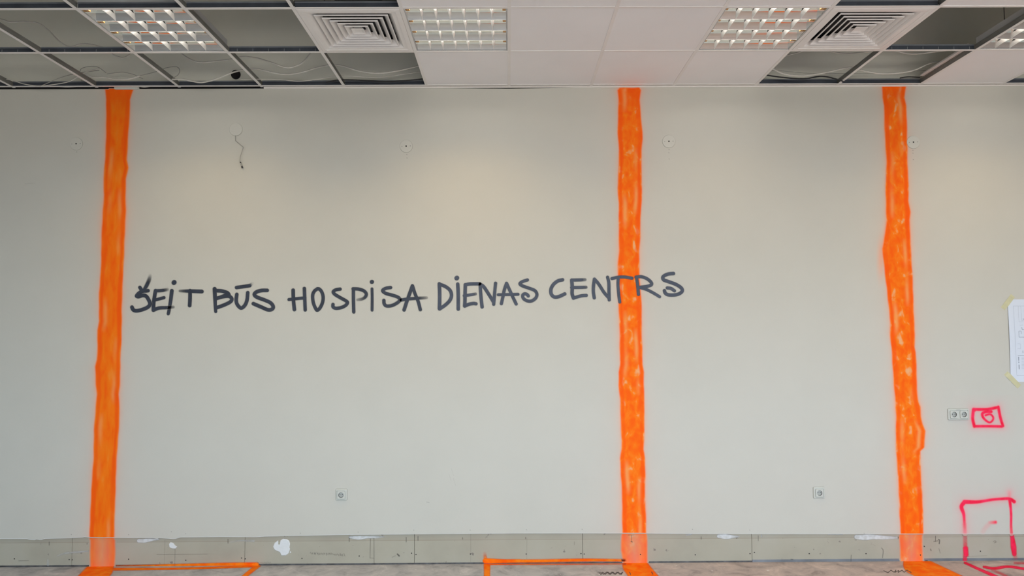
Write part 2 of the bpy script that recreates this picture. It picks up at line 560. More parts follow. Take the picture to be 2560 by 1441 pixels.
def sheet(name, parent, m, X, Y, cover, plane, line=None, zoff=0.0006, label=None, thin=None):
    """thin film mesh: every grid cell that carries some paint. plane: 'wall', 'board', 'floor' or a function"""
    if plane == 'wall':
        W = on_y_many(X, Y, YW - zoff)
    elif plane == 'board':
        W = on_y_many(X, Y, YB - zoff)
    elif plane == 'floor':
        W = on_z_many(X, Y, 0.0 + zoff)
    else:
        W = plane(X, Y)
    h, w = X.shape
    keep = np.maximum(np.maximum(cover[:-1, :-1], cover[1:, :-1]), np.maximum(cover[:-1, 1:], cover[1:, 1:])) > 0.02
    # no face may bridge the step between two planes
    dy = np.abs(W[1:, :, 1] - W[:-1, :, 1])
    if plane not in ('floor',):
        keep &= np.maximum(dy[:, :-1], dy[:, 1:]) < 0.001
    iy, ix = np.where(keep)
    idx = np.arange(h * w).reshape(h, w)
    fa = np.stack([idx[iy, ix], idx[iy + 1, ix], idx[iy + 1, ix + 1], idx[iy, ix + 1]], 1)
    used, inv = np.unique(fa, return_inverse=True)
    fa = inv.reshape(fa.shape)
    V = W.reshape(-1, 3)[used]
    o = obj(name, V, fa.tolist(), m, parent)
    at = o.data.attributes.new('cover', 'FLOAT', 'POINT')
    at.data.foreach_set('value', cover.ravel()[used].astype(np.float32))
    if line is not None:
        at = o.data.attributes.new('line', 'FLOAT', 'POINT')
        at.data.foreach_set('value', line.ravel()[used].astype(np.float32))
    if m in (M['orange'], M['orange_dabs'], M['pink_wall']):
        hz, hp = haze_at(X, Y)
        for nm, hv in (('haze_orange', hz), ('haze_pink', hp), ('on_board', (Y > plaster_edge(X) + 0.5).astype(float))):
            o.data.attributes.new(nm, 'FLOAT', 'POINT').data.foreach_set('value', hv.ravel()[used].astype(np.float32))
    if thin is not None:
        at = o.data.attributes.new('thin', 'FLOAT', 'POINT')
        at.data.foreach_set('value', thin.ravel()[used].astype(np.float32))
    if label:
        o['label'] = label
    return o


def grid_for(strokes, step=1.0, pad=4):
    xs = np.concatenate([np.array(s[0], float)[:, 0] for s in strokes])
    ys = np.concatenate([np.array(s[0], float)[:, 1] for s in strokes])
    mw = max(np.max(s[1]) + s[4] for s in strokes) + pad
    gx = np.arange(xs.min() - mw, xs.max() + mw + step, step)
    gy = np.arange(ys.min() - mw, ys.max() + mw + step, step)
    return np.meshgrid(gx, gy)


def marks(name, parent, m, strokes, plane, step=1.0, label=None, zoff=0.0006):
    X, Y = grid_for(strokes, step)
    return sheet(name, parent, m, X, Y, stroke_cover(X, Y, strokes), plane, zoff=zoff, label=label)


def crop(ox, oy, s):
    return lambda pts: [(ox + a / s, oy + b / s) for a, b in pts]


# stripe edges, measured down the photograph: (y, left, right)
def edges(segs):
    out = []
    for (ox, oy, s), rows in segs:
        out += [(oy + y / s, ox + l / s, ox + r / s) for y, l, r in rows]
    return np.array(out)


ST_LEFT = edges([((200, 210, 2.528), [(20, 160, 345), (40, 160, 335), (100, 167, 315), (200, 165, 315), (300, 163, 308), (400, 160, 303), (480, 158, 297), (530, 155, 305), (600, 150, 290), (700, 152, 288), (800, 143, 292), (900, 137, 287), (1000, 135, 281), (1100, 136, 277), (1200, 130, 272), (1320, 118, 270)]),
                 ((180, 780, 2.178), [(0, 145, 272), (50, 148, 272), (100, 138, 270), (180, 140, 268), (260, 135, 263), (300, 124, 265), (400, 128, 262), (450, 134, 256), (550, 128, 258), (650, 120, 254), (800, 115, 245), (900, 108, 240), (1000, 105, 236), (1100, 100, 232), (1180, 95, 232), (1238, 93, 231), (1245, 97, 236), (1300, 97, 237), (1395, 100, 231)])])
ST_MID = edges([((1490, 210, 2.528), [(22, 150, 275), (40, 135, 285), (100, 140, 278), (200, 140, 283), (300, 138, 292), (350, 140, 295), (420, 145, 288), (520, 140, 290), (600, 138, 290), (660, 135, 292), (750, 145, 288), (850, 145, 280), (960, 143, 282), (1060, 143, 275), (1150, 136, 275), (1250, 140, 275), (1350, 145, 285)]),
                ((1490, 780, 2.178), [(0, 123, 250), (100, 127, 250), (200, 128, 253), (290, 132, 253), (330, 125, 260), (400, 123, 260), (480, 130, 265), (600, 133, 265), (700, 140, 262), (750, 140, 258), (800, 132, 266), (900, 135, 270), (1000, 140, 268), (1100, 142, 272), (1208, 145, 272), (1216, 141, 276), (1300, 136, 280), (1375, 150, 280)])])
ST_RIGHT = edges([((2150, 200, 2.484), [(24, 135, 287), (40, 135, 287), (110, 138, 278), (160, 150, 287), (250, 152, 290), (350, 155, 292), (420, 158, 295), (520, 162, 297), (650, 158, 303), (750, 162, 300), (820, 163, 312), (870, 165, 308), (950, 155, 312), (1050, 135, 318), (1120, 145, 320), (1200, 155, 325), (1300, 168, 328)]),
                  ((2180, 780, 2.178), [(0, 93, 228), (60, 98, 232), (120, 95, 235), (190, 105, 232), (220, 108, 238), (320, 115, 242), (420, 120, 245), (480, 125, 252), (520, 126, 265), (570, 130, 268), (610, 130, 275), (650, 130, 290), (740, 132, 283), (760, 133, 262), (850, 138, 265), (1000, 145, 275), (1100, 150, 278), (1208, 158, 278), (1222, 150, 272), (1370, 155, 278)])])

# lower edge of the painted plaster, above the boards (pixel x, y)
PL_EDGE = np.array([(-400, 1350), (0, 1348), (68, 1348), (75, 1350.5), (88, 1351), (93, 1348), (98, 1351), (106, 1350.5), (111, 1347.5), (180, 1346), (205, 1344.5), (212, 1343), (225, 1344.5), (262, 1345), (385, 1346), (393, 1348), (397, 1345.5), (425, 1347.5), (436, 1348.5), (452, 1344), (560, 1343), (640, 1343.5), (662, 1342), (690, 1341.5), (850, 1338), (1036, 1336.5), (1300, 1334), (1600, 1334), (1740, 1335.5), (1900, 1336), (2100, 1336), (2560, 1336), (2900, 1337)], float)


def plaster_edge(px):
    return np.interp(px, PL_EDGE[:, 0], PL_EDGE[:, 1])


cE = crop(2300, 980, 3.127)
PINK_BOX = [(cE([(420, 138), (520, 138), (600, 124)]), 3.9, 1, 1, 1.6), (cE([(612, 119), (628, 200), (648, 268)]), 3.7, 1, 1, 1.6),
            (cE([(640, 272), (540, 270), (425, 271)]), 3.5, 1, 1, 1.6), (cE([(425, 271), (412, 210), (418, 138)]), 4.0, 1, 1, 1.6),
            (cE([(422, 140), (424, 143)]), 5.0, 1, 1, 2)]
PINK_RING = [(cE([(556, 156), (510, 158), (487, 175), (500, 210), (540, 240), (566, 226), (572, 200), (548, 176), (512, 184)]), [4, 4, 3, 2.6, 2.6, 2.8], 1, 1, 1.4)]
PINK_DOOR = [(cE([(348, 862), (450, 862), (560, 845), (640, 838), (700, 838), (736, 860)]), [5.5, 4.6, 3.6, 3.4, 3.6, 4.6], 1, 1, 1.6),
             (cE([(348, 862), (324, 900), (342, 960), (348, 1040)]), [5.5, 5, 3.6, 3.2], 1, 0.75, 1.8), (cE([(348, 1035), (352, 1110)]), 4.0, 0.75, 0.3, 3),
             (cE([(698, 790), (698, 830)]), 2.5, 0.12, 0.35, 2.5), (cE([(702, 850), (712, 950), (712, 1050), (716, 1110)]), [4.2, 3.4, 3.2, 3.8], 1, 0.8, 1.7),
             (cE([(545, 1025), (590, 1021)]), 4.0, 0.4, 0.95, 3.0), (cE([(545, 1030), (510, 1065), (492, 1095)]), 5.5, 0.22, 0.12, 4)]
PINK_DOOR_FOOT = [(cE([(352, 1110), (354, 1190)]), 5.0, 0.32, 0.4, 3), (cE([(356, 1225), (360, 1275)]), [6, 8.5, 6], 1, 1, 3), (cE([(354, 1190), (352, 1325)]), 5.0, 0.5, 0.75, 2.5),
                  (cE([(718, 1110), (728, 1190), (738, 1270)]), [4.2, 5.5, 7, 5.5], 0.75, 0.9, 2.6), (cE([(738, 1270), (748, 1300)]), 4.5, 0.7, 0.2, 3)]

def haze_at(px, py):
    """overspray on the plaster round the stripes and the pink marks (they were sprayed from a can)"""
    hz = np.zeros_like(px)
    for st, g in ((ST_LEFT, 1.0), (ST_MID, 0.85), (ST_RIGHT, 1.0)):
        L = np.interp(py, st[:, 0], st[:, 1]); R = np.interp(py, st[:, 0], st[:, 2])
        d = np.maximum(np.maximum(L - px, px - R), 0)
        up = np.clip((py - st[0, 0] + 10) / 10, 0, 1)
        n1 = 0.75 + 0.25 * np.sin(py * 0.021 + st[0, 1]) * np.sin(py * 0.0083)
        v = (0.46 * np.exp(-d / 4.5) + 0.15 * np.exp(-d / 24.0)) * n1 * g * up
        hz = np.maximum(hz, np.where(d > 200, 0, v))
    d = np.hypot((px - 2203) / 10, (py - 645) / 55)  # the soft blow-out left of the right stripe
    hz = np.maximum(hz, 0.55 * np.exp(-d * d))
    hp = np.zeros_like(px)
    m_ = (px > 2380) & (py > 990)
    if m_.any():
        P = np.concatenate([smooth_path(s[0], 6) for s in PINK_BOX + PINK_RING + PINK_DOOR[:4]])
        q = np.stack([px[m_], py[m_]], 1)
        dd = np.full(len(q), 1e9)
        for p in P:
            dd = np.minimum(dd, np.hypot(q[:, 0] - p[0], q[:, 1] - p[1]))
        hp[m_] = 0.34 * np.exp(-np.maximum(dd - 4, 0) / 5.5) + 0.07 * np.exp(-dd / 25)
    return hz, hp


# ------------------------------------------------------------------ the far wall: painted plaster with bare boards at its foot
wall = None


def build_wall():
    global wall
    gx = np.arange(XL, XR + 0.001, 0.0125)
    nz = 230
    tri = np.clip(1 - np.abs(gx - on_y(1272, 220, YW)[0]) / 0.58, 0, 1)
    zt = H - 0.0085 - 0.0065 * tri           # the plaster stops short of the grid; a gap opens at mid wall
    pxb, _ = to_px(np.stack([gx, np.full_like(gx, YW), np.full_like(gx, 0.2)], -1))
    zb = np.array([on_y(a, plaster_edge(a), YW)[2] for a in pxb])
    t = np.linspace(0, 1, nz)
    Z = zb[None, :] + (zt - zb)[None, :] * t[:, None]
    Xg = np.broadcast_to(gx, Z.shape)
    W = np.stack([Xg, np.full_like(Z, YW), Z], -1)
    V = W.reshape(-1, 3).tolist()
    h, w = Z.shape
    idx = np.arange(h * w).reshape(h, w)
    fa = np.stack([idx[:-1, :-1], idx[:-1, 1:], idx[1:, 1:], idx[1:, :-1]], -1).reshape(-1, 4).tolist()
    b = len(V)                                       # lower lip of the plaster coat
    V += [(x, YW + 0.012, z) for x, z in zip(gx, zb)]
    fa += [(b + i, b + i + 1, i + 1, i) for i in range(w - 1)]
    wall = obj('wall_back', V, fa, M['wall'])
    tag(wall, 'pale far wall with orange stripes and black lettering above bare boards', 'wall', kind='structure')
    # torn paper edge along the plaster's foot, its highlight put into the pale colour
    L_ = [(x, YW - 0.0012, z + dz) for dz in (-0.0005, 0.0028) for x, z in zip(gx, zb)] + [(x, YW + 0.003, z - 0.0005) for x, z in zip(gx, zb)]
    obj('plaster_lip', L_, [(i, i + 1, w + i + 1, w + i) for i in range(w - 1)] + [(2 * w + i, 2 * w + i + 1, i + 1, i) for i in range(w - 1)], M['filler_thin'], wall)
    px, py = to_px(W)
    hz, hp = haze_at(px, py)
    for nm, hv in (('haze_orange', hz), ('haze_pink', hp)):
        hv = np.concatenate([hv.ravel(), np.zeros(w)])
        wall.data.attributes.new(nm, 'FLOAT', 'POINT').data.foreach_set('value', hv.astype(np.float32))

    # back-up wall behind, bare lining above the hung ceiling
    mb = MB(); mb.box(XL, XR, YW + 0.020, YW + 0.16, 0, 4.4)
    mb.build('gap_shade_backing', M['dark'], wall)  # near-black colour stands in for the shade in the gaps
    mb = MB(); mb.box(XL, XR, YW + 0.004, YW + 0.018, H + 0.022, 4.4)
    mb.build('upper_lining', M['lining'], wall)['label'] = 'unpainted grey lining above the ceiling grid'
    # the black sleeve mouth in the lining
    c = on_y(590, 187, YW + 0.003)
    mb = MB(); mb.disc((c[0], c[2]), 0.034, YW - 0.004, 24, 0, 0.008)
    mb.build('pipe_hole', M['dark'], wall)['label'] = 'round black pipe hole in the lining'

    # boards
    seams = [on_y(p, 1385, YB)[0] for p in (180, 612, 1036, 1457, 1880, 2307)]
    xs = [seams[0] - 1.2 - 1.2, seams[0] - 1.2] + seams + [seams[-1] + 1.2, seams[-1] + 2.4]
    xs[0], xs[-1] = XL, XR
    screws = [36, 173, 180.5, 321.5, 464.5, 604, 613, 755, 898, 1029, 1040, 1176, 1315.5, 1452.5, 1460.5, 1601, 1738, 1875, 1886, 2023, 2165, 2301, 2311, 2451]
    sy = [1398, 1400, 1400.5, 1399, 1401.5, 1396, 1398, 1397, 1391, 1384, 1387, 1386, 1386, 1385, 1386, 1387, 1388, 1385, 1382, 1385, 1385, 1388.5, 1367, 1379]
    for i in range(len(xs) - 1):
        a, b_ = xs[i] + 0.0014, xs[i + 1] - 0.0014
        mb = MB()
        z0 = 0.0115 if b_ < seams[4] + 0.01 else 0.0185
        mb.add([(a, YB, z0), (b_, YB, z0), (b_, YB, 0.235), (a, YB, 0.235),
                (a, YB + 0.0125, z0), (b_, YB + 0.0125, z0), (b_, YB + 0.0125, 0.235), (a, YB + 0.0125, 0.235)],
               [(0, 1, 2, 3), (0, 4, 5, 1), (1, 5, 6, 2), (2, 6, 7, 3), (3, 7, 4, 0), (4, 7, 6, 5)])
        bo = mb.build('plasterboard', M['board'], wall)
        for px_, py_ in zip(screws, sy):
            c = on_y(px_, py_, YB)
            if a < c[0] < b_:
                s_ = MB(); s_.disc((c[0], c[2]), 0.0042, YB - 0.0007, 12, 0, 0.002)
                s_.build('screw', M['steel_dark'], bo)


M['steel_dark'] = mat('dark_screw', (0.03, 0.028, 0.026), 0.5, metal=0.3)
build_wall()

# ------------------------------------------------------------------ floor, side walls, window wall, slab
def struct(name, mb, m, label, cat):
    o = mb.build(name, m)
    return tag(o, label, cat, kind='structure')


mb = MB(); mb.box(XL, XR, YF, YW + 0.16, -0.12, 0.0)
floor = struct('floor', mb, M['floor'], 'rough bare concrete floor with orange and pink paint lines', 'floor')

mb = MB()
xt = on_y(1882, 1400, YW)[0]
mb.box(XL, xt, YB + 0.0010, YW + 0.019, 0.0, 0.0135, 1)
mb.box(XL, xt, YB + 0.0004, YB + 0.0010, 0.0, 0.0045, 1)
mb.box(xt, XR, YB + 0.0006, YW + 0.019, 0.0, 0.0200, 0)
struct('trim_1', mb, [M['track'], M['track_dark']], 'blue grey metal floor track under the bare boards', 'trim')

mb = MB(); mb.box(XL - 0.15, XL, YF - 0.3, YW + 0.16, 0, 4.4)
struct('wall_left', mb, M['side'], 'plain pale side wall beyond the left picture edge', 'wall')
mb = MB(); mb.box(XR, XR + 0.15, YF - 0.3, YW + 0.16, 0, 4.4)
struct('wall_right', mb, M['side'], 'plain pale side wall beyond the right picture edge', 'wall')
mb = MB()
mb.box(XL, XR, YF - 0.3, YF, 0, SILL)
mb.box(XL, XR, YF - 0.3, YF, HEAD, 4.4)
last = XL
for a, b in WINDOWS + [(XR, XR)]:
    mb.box(last, a, YF - 0.3, YF, SILL, HEAD)
    last = b
struct('wall_front', mb, M['side'], 'window wall behind the camera with three wide openings', 'wall')
for n_, (a, b) in enumerate(WINDOWS):
    w_ = empty('window_%d' % (n_ + 1), ((a + b) / 2, YF - 0.1, SILL), 'white framed window number %d along the wall behind the camera' % (n_ + 1), 'window', kind='structure')
    hw, hh = (b - a) / 2, HEAD - SILL
    mb = MB()
    for x0, x1, z0, z1 in ((-hw, -hw + .06, 0, hh), (hw - .06, hw, 0, hh), (-hw + .06, hw - .06, 0, .06), (-hw + .06, hw - .06, hh - .06, hh), (-.04, .04, .06, hh - .06)):
        mb.box(x0, x1, -.03, .03, z0, z1)
    mb.build('frame', M['frame_alu'], w_)
mb = MB(); mb.box(XL, XR, YF, YW + 0.16, 4.4, 4.55)
struct('ceiling_slab', mb, M['slab'], 'bare concrete slab high above the ceiling grid', 'ceiling')

# ------------------------------------------------------------------ hung ceiling: runners, cross tees, tiles
ceil = empty('ceiling', (X0, D0, H), 'hung grid ceiling with pale square tiles and many open bays', 'ceiling', kind='structure')
C0, C1, NR = -4, 14, 4                 # grid columns, rows seen
ROW_Y = [D0 - CELL * r for r in range(NR + 1)]
TH = 0.038


def in_ceil(o):
    o.parent = ceil
    o.matrix_parent_inverse = Matrix.Translation((-X0, -D0, -H))
    return o


def tee_mesh(L, along='x', holes=False):
    mb = MB()
    fw, wt = 0.0100, 0.0012
    def bx(u0, u1, v0, v1, z0, z1, mi):
        if along == 'x':
            mb.box(u0, u1, v0, v1, z0, z1, mi)
        else:
            mb.box(v0, v1, u0, u1, z0, z1, mi)
    bx(0, L, -fw, fw, 0, 0.0025, 0)
    bx(0, L, -wt, wt, 0.0025, TH - 0.008, 1)
    bx(0, L, -0.0045, 0.0045, TH - 0.008, TH, 3)
    if holes:                           # punched slots along the web, little pale hooks
        k_ = 0.05
        while k_ < L - 0.02:
            bx(k_ - 0.0012, k_ + 0.0012, -wt - 0.0006, wt + 0.0006, 0.008, 0.024, 2)
            k_ += 0.1
    return mb


runner_len = CELL * NR + 0.012 + YW - 0.004 - D0
mb = tee_mesh(runner_len, 'y')
first = None
for i in range(C0, C1 + 1):
    if XL + 0.03 < LX(i) < XR - 0.03:
        if first is None:
            o = first = mb.build('main_runner', [M['tee_white'], M['runner_steel'], M['slot'], M['runner_steel']])
        else:
            o = first.copy(); COL.objects.link(o)
        o.location = (LX(i), D0 - CELL * NR - 0.012, H)
        in_ceil(o)
tees = {}
for r in range(NR + 1):
    for i in range(C0, C1):
        if not (XL + 0.03 < LX(i) and LX(i + 1) < XR - 0.03):
            continue
        key = 'slotted' if r == 1 and i in (-2, -1, 1, 8) else 'plain'
        if key not in tees:
            o = tees[key] = tee_mesh(CELL - 0.0202, 'x', key == 'slotted').build('cross_tee', [M['tee_white'], M['tee_steel'], M['slot'], M['tee_bulb']])
        else:
            o = tees[key].copy(); COL.objects.link(o)
        o.location = (LX(i) + 0.0101, ROW_Y[r], H)
        in_ceil(o)

# wall angle: a pale strip between the last tee and the plaster, missing on the left
mb = MB()
xa = on_y(660, 218, YW)[0]
y0 = D0 + 0.0135
mb.box(xa, XR, y0, YW - 0.0035, H - 0.0018, H - 0.0004)
mb.box(xa, XR, YW - 0.0035, YW - 0.0015, H - 0.0095, H + 0.016)
struct('trim_2', mb, M['trim'], 'thin pale wall angle between ceiling grid and far wall', 'trim')

TILES = {1: [3, 4, 5, 6, 9] + [11, 12], 2: [4, 5] + [10, 12], 3: [3, 4, 5, 6, 8, 9, 10], 4: list(range(-4, 12))}
tile0 = None


def tile_mesh():
    a, e_ = 0.2965, 0.004
    V = [(-a + e_, -a + e_, 0), (a - e_, -a + e_, 0), (a - e_, a - e_, 0), (-a + e_, a - e_, 0),
         (-a, -a, 0.002), (a, -a, 0.002), (a, a, 0.002), (-a, a, 0.002), (-a, -a, 0.016), (a, -a, 0.016), (a, a, 0.016), (-a, a, 0.016)]
    Fc = [(0, 3, 2, 1)] + [(i, (i + 1) % 4, 4 + (i + 1) % 4, 4 + i) for i in range(4)] + [(4 + i, 4 + (i + 1) % 4, 8 + (i + 1) % 4, 8 + i) for i in range(4)] + [(8, 9, 10, 11)]
    return V, Fc


for r, cols in TILES.items():
    for c in cols:
        if not (XL < LX(c) and LX(c + 1) < XR):
            continue
        if tile0 is None:
            o = tile0 = obj('ceiling_tile', *tile_mesh(), M['tile'])
        else:
            o = tile0.copy(); COL.objects.link(o)
        o.location = (LX(c + 0.5), D0 - CELL * (r - 0.5), H + 0.0027)
        in_ceil(o)
# the rest of the ceiling towards the window wall, out of view
mb = MB(); mb.box(XL, XR, YF, D0 - CELL * NR - 0.013, H, H + 0.016)
in_ceil(mb.build('ceiling_field', M['tile']))


# ------------------------------------------------------------------ mirror louvre lights
def louvre_light(cell, row, nblades, label):
    root = empty('louvre_light', (LX(cell + 0.5), D0 - CELL * (row - 0.5), H), label, 'ceiling light', 'mirror louvre lights in the ceiling grid')
    a = 0.2965
    mb = MB()
    t = 0.0015
    z0, z1 = 0.0028, 0.080
    mb.box(-a, a, -a, -a + t, z0, z1); mb.box(-a, a, a - t, a, z0, z1)
    mb.box(-a, -a + t, -a + t, a - t, z0, z1); mb.box(a - t, a, -a + t, a - t, z0, z1)
    mb.box(-a + t, a - t, -a + t, a - t, z1 - t, z1)
    # rim resting on the tees
    b = 0.282
    for x0, x1, y0, y1 in ((-a, a, -a, -b), (-a, a, b, a), (-a, -b, -b, b), (b, a, -b, b)):
        mb.box(x0 + t, x1 - t, y0 + t, y1 - t, z0, z0 + 0.0015)
    mb.build('housing', M['housing'], root)
    pitch = 2 * b / 4
    zt = 0.040
    hp = pitch / 2 - 0.002

    def halfw(z):                        # shallow mirror trough, wide at the mouth and nearly flat on top
        u = np.clip((z - 0.005) / (zt - 0.005), 0, 0.9999)
        return hp * (1 - u) ** (1 / 2.4)
    yy = np.concatenate([-hp * np.linspace(1, 0, 10) ** 0.7, hp * np.linspace(0, 1, 10)[1:] ** 0.7])
    for c in range(4):
        yc = -b + pitch * (c + 0.5)
        prof = [(yc + y, 0.005 + (zt - 0.005) * (1 - abs(y / hp) ** 2.4)) for y in yy]
        V, Fc = [], []
        for x in (-b, b):
            V += [(x, y, z) for y, z in prof]
        n = len(prof)
        Fc = [(i, i + 1, n + i + 1, n + i) for i in range(n - 1)] + [tuple(range(n)), tuple(range(2 * n - 1, n - 1, -1))]
        obj('reflector', V, Fc, M['mirror'], root, smooth=False)
        # lamp tube with its end caps
        V, Fc = [], []
        for x in (-b + 0.02, b - 0.02):
            V += [(x, yc - 0.038 + 0.0065 * math.cos(q), 0.0272 + 0.0065 * math.sin(q)) for q in np.linspace(0, 2 * math.pi, 12, endpoint=False)]
        Fc = [(i, (i + 1) % 12, 12 + (i + 1) % 12, 12 + i) for i in range(12)] + [tuple(range(11, -1, -1)), tuple(range(12, 24))]
        tb = obj('lamp_tube', V, Fc, M['tube'], root, smooth=False)
        for xa_ in (-b + 0.001, b - 0.02):
            mb = MB()
            mb.box(xa_, xa_ + 0.019, yc - 0.046, yc - 0.018, 0.0165, 0.0345)
            mb.build('lamp_holder', M['holder'], tb)
    # three rails between the troughs
    for c in range(1, 4):
        yc = -b + pitch * c
        mb = MB()
        V = [(x, yc + dy, z) for x in (-b, b) for dy, z in ((-0.0021, 0.0042), (0.0021, 0.0042), (0.0019, 0.0052), (-0.0019, 0.0052))]
        mb.add(V, [(0, 1, 5, 4), (1, 2, 6, 5), (3, 0, 4, 7)])
        mb.build('louvre_rail', M['blade'], root)
    # V-shaped cross blades in every trough
    src = None
    ztop = 0.033
    zs = np.linspace(0.0045, ztop, 6)
    V, Fc = [], []
    for s in (-1, 1):
        for z in zs:
            u = (z - zs[0]) / (ztop - zs[0])
            xx = s * (0.0010 + 0.0085 * u ** 1.5)
            for q in np.linspace(-1, 1, 5):
                dip = 0.006 * (1 - q * q) if z > zs[0] else 0
                V.append((xx, q * (halfw(z) + 0.0005), z + (0.004 * (1 - q * q) if z == zs[0] else 0)))
    n5, nzs = 5, len(zs)
    for s in range(2):
        o_ = s * n5 * nzs
        for k_ in range(nzs - 1):
            for j in range(n5 - 1):
                q = (o_ + k_ * n5 + j, o_ + k_ * n5 + j + 1, o_ + (k_ + 1) * n5 + j + 1, o_ + (k_ + 1) * n5 + j)
                Fc.append(q if s == 0 else q[::-1])
    for j in range(n5 - 1):              # closed bottom and top edges
        Fc.append((j, n5 * nzs + j, n5 * nzs + j + 1, j + 1))
        k_ = (nzs - 1) * n5
        Fc.append((k_ + j, k_ + j + 1, n5 * nzs + k_ + j + 1, n5 * nzs + k_ + j))
    for i in range(nblades):
        xb = -b + 2 * b * (i + 1) / (nblades + 1)
        for c in range(4):
            if src is None:
                o = src = obj('louvre_blade', V, Fc, M['blade'], root, smooth=False)
            else:
                o = src.copy(); COL.objects.link(o); o.parent = root
            o.location = (xb, -b + pitch * (c + 0.5), 0)
    return root


louvre_light(0, 2, 4, 'mirror louvre ceiling light with four blades per row, among the open bays at left')
louvre_light(3, 2, 6, 'mirror louvre ceiling light with thin white blades, beside the tiled middle of the ceiling')
louvre_light(6, 2, 5, 'mirror louvre ceiling light between a plain tile and the right square air vent')
louvre_light(9, 2, 5, 'mirror louvre ceiling light cut off by the right edge of the photo')


# ------------------------------------------------------------------ four-way air vents
def air_vent(cell, row, label):
    root = empty('air_vent', (LX(cell + 0.5), D0 - CELL * (row - 0.5), H + 0.003), label, 'air vent', 'square air vents in the ceiling grid')
    a = 0.2965

    def ring(mb, prof, mi=0):           # square ring swept through (half size, z) points
        V, Fc = [], []
        for h_, z in prof:
            V += [(-h_, -h_, z), (h_, -h_, z), (h_, h_, z), (-h_, h_, z)]
        for k_ in range(len(prof) - 1):
            for i in range(4):
                j = (i + 1) % 4
                Fc.append((k_ * 4 + i, k_ * 4 + j, k_ * 4 + 4 + j, k_ * 4 + 4 + i))
        mb.add(V, Fc, mi)
    mb = MB()
    ring(mb, [(a, 0.012), (a, 0.0), (0.2880, 0.0), (0.2872, -0.0045), (0.262, -0.0065), (0.262, -0.004), (0.236, -0.002), (0.214, 0.020), (0.206, 0.028)])
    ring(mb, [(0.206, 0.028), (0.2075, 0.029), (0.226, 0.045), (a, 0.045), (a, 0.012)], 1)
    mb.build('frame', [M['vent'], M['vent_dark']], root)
    outs = [0.2105, 0.1745, 0.1390, 0.1040, 0.0690]
    for h_ in outs:
        mb = MB()
        ring(mb, [(h_, 0.0045), (h_, -0.002), (h_ - 0.004, -0.003), (h_ - 0.032, 0.027)])
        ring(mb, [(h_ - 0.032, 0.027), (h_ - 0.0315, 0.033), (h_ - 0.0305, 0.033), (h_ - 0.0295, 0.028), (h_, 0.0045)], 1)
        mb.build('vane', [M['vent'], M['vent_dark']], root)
    mb = MB()
    ring(mb, [(0.0001, 0.002), (0.020, 0.002), (0.036, -0.003), (0.037, -0.001), (0.020, 0.018), (0.0001, 0.018)])
    mb.build('center_plate', M['vent'], root)
    mb = MB()
    ring(mb, [(0.2275, 0.040), (0.2275, 0.060), (0.15, 0.075), (0.0001, 0.075)])
    mb.build('back_pan', M['duct'], root)
    mb = MB()                            # round neck and collar on top of the pan
    n = 28
    prof = [(0.135, 0.074), (0.135, 0.16), (0.142, 0.165), (0.142, 0.19), (0.135, 0.195), (0.135, 0.30), (0.0001, 0.30)]
    V = [(r * math.cos(q), r * math.sin(q), z) for r, z in prof for q in np.linspace(0, 2 * math.pi, n, endpoint=False)]
    Fc = [(k_ * n + i, k_ * n + (i + 1) % n, (k_ + 1) * n + (i + 1) % n, (k_ + 1) * n + i) for k_ in range(len(prof) - 1) for i in range(n)]
    mb.add(V, Fc)
    mb.build('neck', M['duct'], root)
    return root


air_vent(2, 2, 'square white air vent of nested vanes left of the middle louvre light')
air_vent(7, 2, 'square white air vent of nested vanes right of the tiled ceiling bays')

